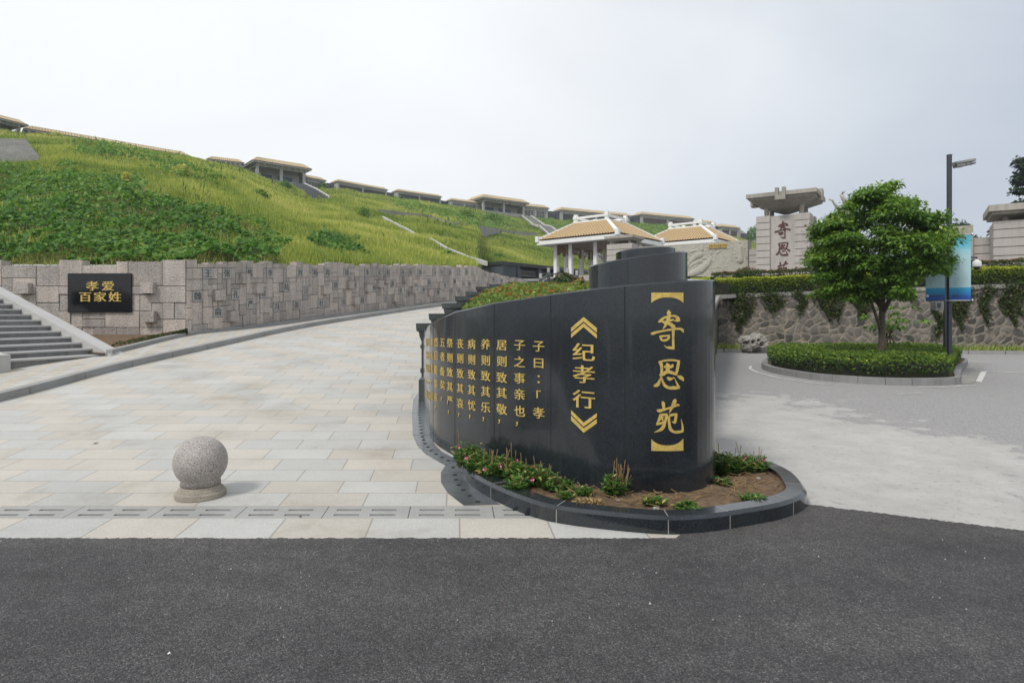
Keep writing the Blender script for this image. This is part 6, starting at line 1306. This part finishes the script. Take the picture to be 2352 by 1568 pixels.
# ------------------------------------------------------------------ plants in the flower bed and other small things
def soil_pt(px, py): d = (EYE-.09)*F/(py-HY); return np.array([(px-CX)*d/F, d, .085])
def plant(px, py, r, h, nl, nf, nd, label, name='dianthus_plant', cat='flowering plant', group='plants in the monument flower bed', mat=g_pink, bias=0):
    c = soil_pt(px, py); o = thing(name, c, label, cat, group); nl = int(nl*2.8); ns = max(4, nl//14); nd = int(nd*.6); st = []; P_, A_, N_, T_ = [], [], [], []
    mb = MB()
    for k in range(ns):
        a = rng.uniform(0, 2*PI); q = r*math.sqrt(rng.random()); b0_ = c+np.array([math.cos(a)*q*.8, math.sin(a)*q*.8, 0]); hh_ = h*rng.uniform(.5, 1.0)*(1-.35*(q/r)**2); tp_ = b0_+np.array([math.cos(a)*q*.3+rng.normal(0, .015), math.sin(a)*q*.3+rng.normal(0, .015), hh_]); st.append((b0_, tp_)); mb.tube([b0_, (b0_+tp_)/2+rng.normal(0, .006, 3), tp_], .0028, 4)
        m = 14; t = rng.uniform(.05, 1.02, m); p = b0_+(tp_-b0_)*t[:, None]; an = rng.uniform(0, 2*PI, m); out = np.stack([np.cos(an), np.sin(an), rng.uniform(.1, 1.1, m)], 1); out /= np.linalg.norm(out, axis=1)[:, None]
        L = rng.uniform(.032, .075, m)*(.85+h); P_.append(p+out*L[:, None]*.5); A_.append(out); N_.append(L); T_.append(np.clip(.12+.55*t*rng.uniform(.6, 1.2, m)+rng.normal(0, .14, m)+bias+(rng.random(m) < .12)*.6, 0, 1))
    mb.build('stems', m_stem, o); P_ = np.vstack(P_); A_ = np.vstack(A_); L = np.concatenate(N_); s = cross_n(A_, np.tile([0, 0, 1.0], (len(A_), 1))+rand_unit(len(A_))*.4)
    np_mesh('foliage', leaf_quads(P_, A_, s, L, L*.30, .2), 4, np.concatenate(T_), mat, o)
    for k in range((nf+1)//2):
        b0_, tp_ = st[int(rng.integers(len(st)))]; tp_ = tp_+np.array([rng.normal(0, .02), -.02, .012]); V_ = []; tv_ = []
        for j in range(5):
            a = 2*PI*j/5; d0 = np.array([math.cos(a), -.35, math.sin(a)*.8+.25]); d0 /= np.linalg.norm(d0); d1 = np.array([-math.sin(a), 0, math.cos(a)]); V_ += [tp_, tp_+d0*.011+d1*.008, tp_+d0*.020, tp_+d0*.011-d1*.008]; tv_.append(rng.uniform(.1, 1))
        np_mesh('flower', V_, 4, tv_, m_petal, o)
    if nd:
        mb = MB()
        for k in range(nd): a = rng.uniform(0, 2*PI); q = r*rng.random(); b0_ = c+np.array([math.cos(a)*q, math.sin(a)*q, 0]); tp_ = b0_+np.array([rng.normal(0, .04), rng.normal(0, .03), h*rng.uniform(.8, 1.6)]); mb.tube([b0_, (b0_+tp_)/2+rng.normal(0, .008, 3), tp_], [.003, .0025, .0035], 4)
        d_ = mb.build('dry_stalks', m_dry, o); at = d_.data.attributes.new('var', 'FLOAT', 'POINT'); at.data.foreach_set('value', rng.random(len(d_.data.vertices)).astype(np.float32))
    return o
for a in [(1078, 1070, .13, .24, 260, 2, 3, 'tallest leafy dianthus at the left tip of the bed, touching the kerb end'), (1102, 1084, .12, .19, 220, 4, 3, 'dianthus with several pink flowers just right of the left tip'), (1132, 1092, .13, .17, 220, 3, 10, 'dianthus with brown dry stalks near the left kerb'), (1160, 1094, .12, .20, 220, 2, 14, 'bushy dianthus with thick dry tops under the inscription'), (1190, 1104, .13, .17, 220, 3, 6, 'dianthus with red and white flowers before the first long text column'),
          (1220, 1110, .12, .19, 200, 2, 4, 'dianthus with tall grassy leaves in the middle of the left clump'), (1248, 1116, .11, .16, 170, 1, 6, 'dianthus at the right end of the left clump'), (1284, 1124, .11, .10, 130, 0, 7, 'low plant with long bare brown stalks right of the left clump'), (1190, 1124, .10, .12, 150, 2, 0, 'low dianthus hugging the inner kerb'), (1342, 1136, .06, .06, 80, 0, 0, 'small low leafy weed left of the straw-coloured plant'),
          (1408, 1136, .06, .19, 120, 0, 4, 'upright green plant mixed with straw-coloured stalks before the heading'), (1428, 1134, .045, .17, 36, 0, 26, 'bundle of straw-coloured dry stalks before the heading'), (1500, 1158, .07, .06, 90, 0, 1, 'small weed with one tall thin stalk below the big title'), (1578, 1172, .08, .06, 110, 0, 2, 'flat weed near the front kerb under the title'), (1662, 1086, .13, .20, 240, 2, 8, 'dianthus against the right side of the monument'), (1696, 1082, .13, .17, 220, 3, 8, 'dianthus with pink flowers in the middle of the right clump'),
          (1732, 1078, .12, .14, 200, 2, 8, 'dianthus at the back right near the kerb'), (1665, 1112, .07, .06, 80, 1, 0, 'tiny plant with one crimson flower at the monument right foot'), (1735, 1152, .08, .05, 110, 0, 2, 'flat bright weed in the right half of the bed'), (1300, 1142, .06, .05, 70, 0, 2, 'sparse weed on bare soil left of centre')]:
    plant(*a)
o = plant(1350, 1160, .09, .05, 60, 0, 16, 'heap of withered straw-coloured leaves near the front kerb', 'withered_plant', mat=m_dry, bias=.3)
mb = MB()
for _ in range(800):
    q = offs(PO, .3+rng.random()*.9)[int(rng.integers(10, len(PO)-20))]
    if min(np.hypot(FC[:, 0]-q[0], FC[:, 1]-q[1])) < .05: continue
    a = rng.uniform(0, PI); L = rng.uniform(.03, .13); mb.tube([(q[0], q[1], .10), (q[0]+math.cos(a)*L, q[1]+math.sin(a)*L*.6, .105+rng.random()*.02)], .0026, 4)
ob = mb.build('straw_litter', m_dry); at = ob.data.attributes.new('var', 'FLOAT', 'POINT'); at.data.foreach_set('value', rng.random(len(ob.data.vertices)).astype(np.float32)); tag(ob, kind='stuff')
def pebble(px, py, r, lab, z=.09):
    bm = bmesh.new(); bmesh.ops.create_icosphere(bm, subdivisions=3, radius=1); c = soil_pt(px, py)
    for v in bm.verts: k = 1+.2*mnoise.noise(v.co*1.5+Vector((px, 0, 0))); v.co = Vector((c[0]+v.co.x*r*1.3*k, c[1]+v.co.y*r*k, z+r*.35+v.co.z*r*.7*k))
    me = bpy.data.meshes.new('stone'); bm.to_mesh(me); bm.free(); tag(link_mesh('stone', me, m_rock, smooth=True), lab, 'stone', 'stones on the flower bed soil')
pebble(1507, 1170, .022, 'grey fist-sized stone near the front kerb below the title'); pebble(1305, 1146, .018, 'small pale stone on the soil left of the straw plant'); pebble(1742, 1100, .017, 'reddish stone near the right clump of dianthus'); pebble(1420, 1150, .014, 'small stone just before the straw-coloured stalks')
# loose grit on the road
n = 700; gx_ = rng.uniform(-4, 5, n); gy_ = 4.08-np.abs(rng.normal(0, .9, n)); gy_ = np.where(gx_ > 2.2, np.minimum(gy_, 4.7-.49*(gx_-2.3)-np.abs(rng.normal(0, .4, n))), gy_); r_ = rng.uniform(.0015, .0055, n); r_[:25] *= 1.7
Vg = []
for a, b2, r in zip(gx_, gy_, r_):
    c = np.array([a, b2, .006+r*.5]); t4 = c+np.array([[0, 0, r], [-r, -r*.7, -r*.5], [r, -r*.6, -r*.5], [rng.normal(0, r*.3), r, -r*.5]])
    for f in ((0, 1, 2), (0, 2, 3), (0, 3, 1)): Vg += [t4[i] for i in f]
tag(np_mesh('road_grit', np.array(Vg), 3, np.repeat(rng.random(n), 3), leafmat('grit', [(0, (.08, .075, .07)), (.8, (.19, .18, .17)), (1, (.45, .43, .40))], .8, 0)), kind='stuff')
# thin planting strip under the plaque wall
px = rng.uniform(215, 430, 9000); f = rng.random(9000); k = (px-215)/215; py = 800-20*k-f*(26-22*k); d = np.interp(px, [215, 428], [12.6, 15.6])+f*(15.6-np.interp(px, [215, 428], [12.6, 15.6])); z0 = EYE-(np.interp(px, [215, 258, 428], [826, 812, 770])-HY)*np.interp(px, [215, 428], [12.0, 15.6])/F
c = np.stack([(px-CX)*d/F, d, z0+.05+rng.random(9000)**2*.12], 1); nn = rand_unit(9000)+np.array([0, -.2, .8]); nn /= np.linalg.norm(nn, axis=1)[:, None]; a = cross_n(nn, rand_unit(9000)); L = rng.uniform(.03, .08, 9000)
tag(np_mesh('strip_ground_cover', leaf_quads(c, a, np.cross(nn, a), L, L*.6, .1), 4, np.clip(.45+rng.normal(0, .28, 9000), 0, 1), leafmat('strip_leaves', [(0, (.03, .05, .012)), (.6, (.07, .10, .02)), (.85, (.13, .10, .04)), (.95, (.25, .05, .06)), (1, (.45, .2, .25))])), kind='stuff')
mb = MB(); mb.add([(-8.15, 12.1, .74), (-8.45, 15.9, 1.0), (-12, 15.9, 1.0), (-9.2, 12.6, .78)], [(0, 1, 2, 3)]); tag(mb.build('planting_strip', m_soil), kind='structure')
def dead_leaf(px, py, s_, lab, z=.004, mat=m_deadleaf):
    p = np.array(gpt(px, py, z)); a = rng.uniform(0, PI); A = np.array([math.cos(a), math.sin(a), 0]); B = np.array([-A[1], A[0], 0]); V_ = [p-A*s_, p+B*s_*.45+[0, 0, s_*.25], p+A*s_+[0, 0, s_*.3], p-B*s_*.45+[0, 0, s_*.15]]
    tag(np_mesh('fallen_leaf', V_, 4, [rng.random()], mat), lab, 'leaf', 'fallen leaves on the paving and road')
dead_leaf(220, 1018, .035, 'brown fallen leaf on the ramp paving left of the ball'); dead_leaf(690, 1186, .02, 'small brown leaf on a drain cover right of the ball'); dead_leaf(1160, 1389, .014, 'tiny brown leaf on the asphalt in the middle'); dead_leaf(1705, 1227, .02, 'reddish scrap at the foot of the planter kerb'); dead_leaf(388, 1501, .014, 'pale leaf scrap on the asphalt at lower left', mat=m_line)

# ------------------------------------------------------------------ thin summer haze round the camera and the whole scene
hz, n_, l_, b_ = nmat('haze_air'); n_.remove(b_); pv_ = n_.new('ShaderNodeVolumePrincipled'); pv_.inputs['Color'].default_value = (.86, .90, .95, 1); pv_.inputs['Density'].default_value = .0006; pv_.inputs['Anisotropy'].default_value = .2
l_.new(pv_.outputs[0], n_['Material Output'].inputs['Volume'])
mb = MB(); mb.box(-640, 640, -640, 640, -14, 62); tag(mb.build('haze', hz), kind='stuff')
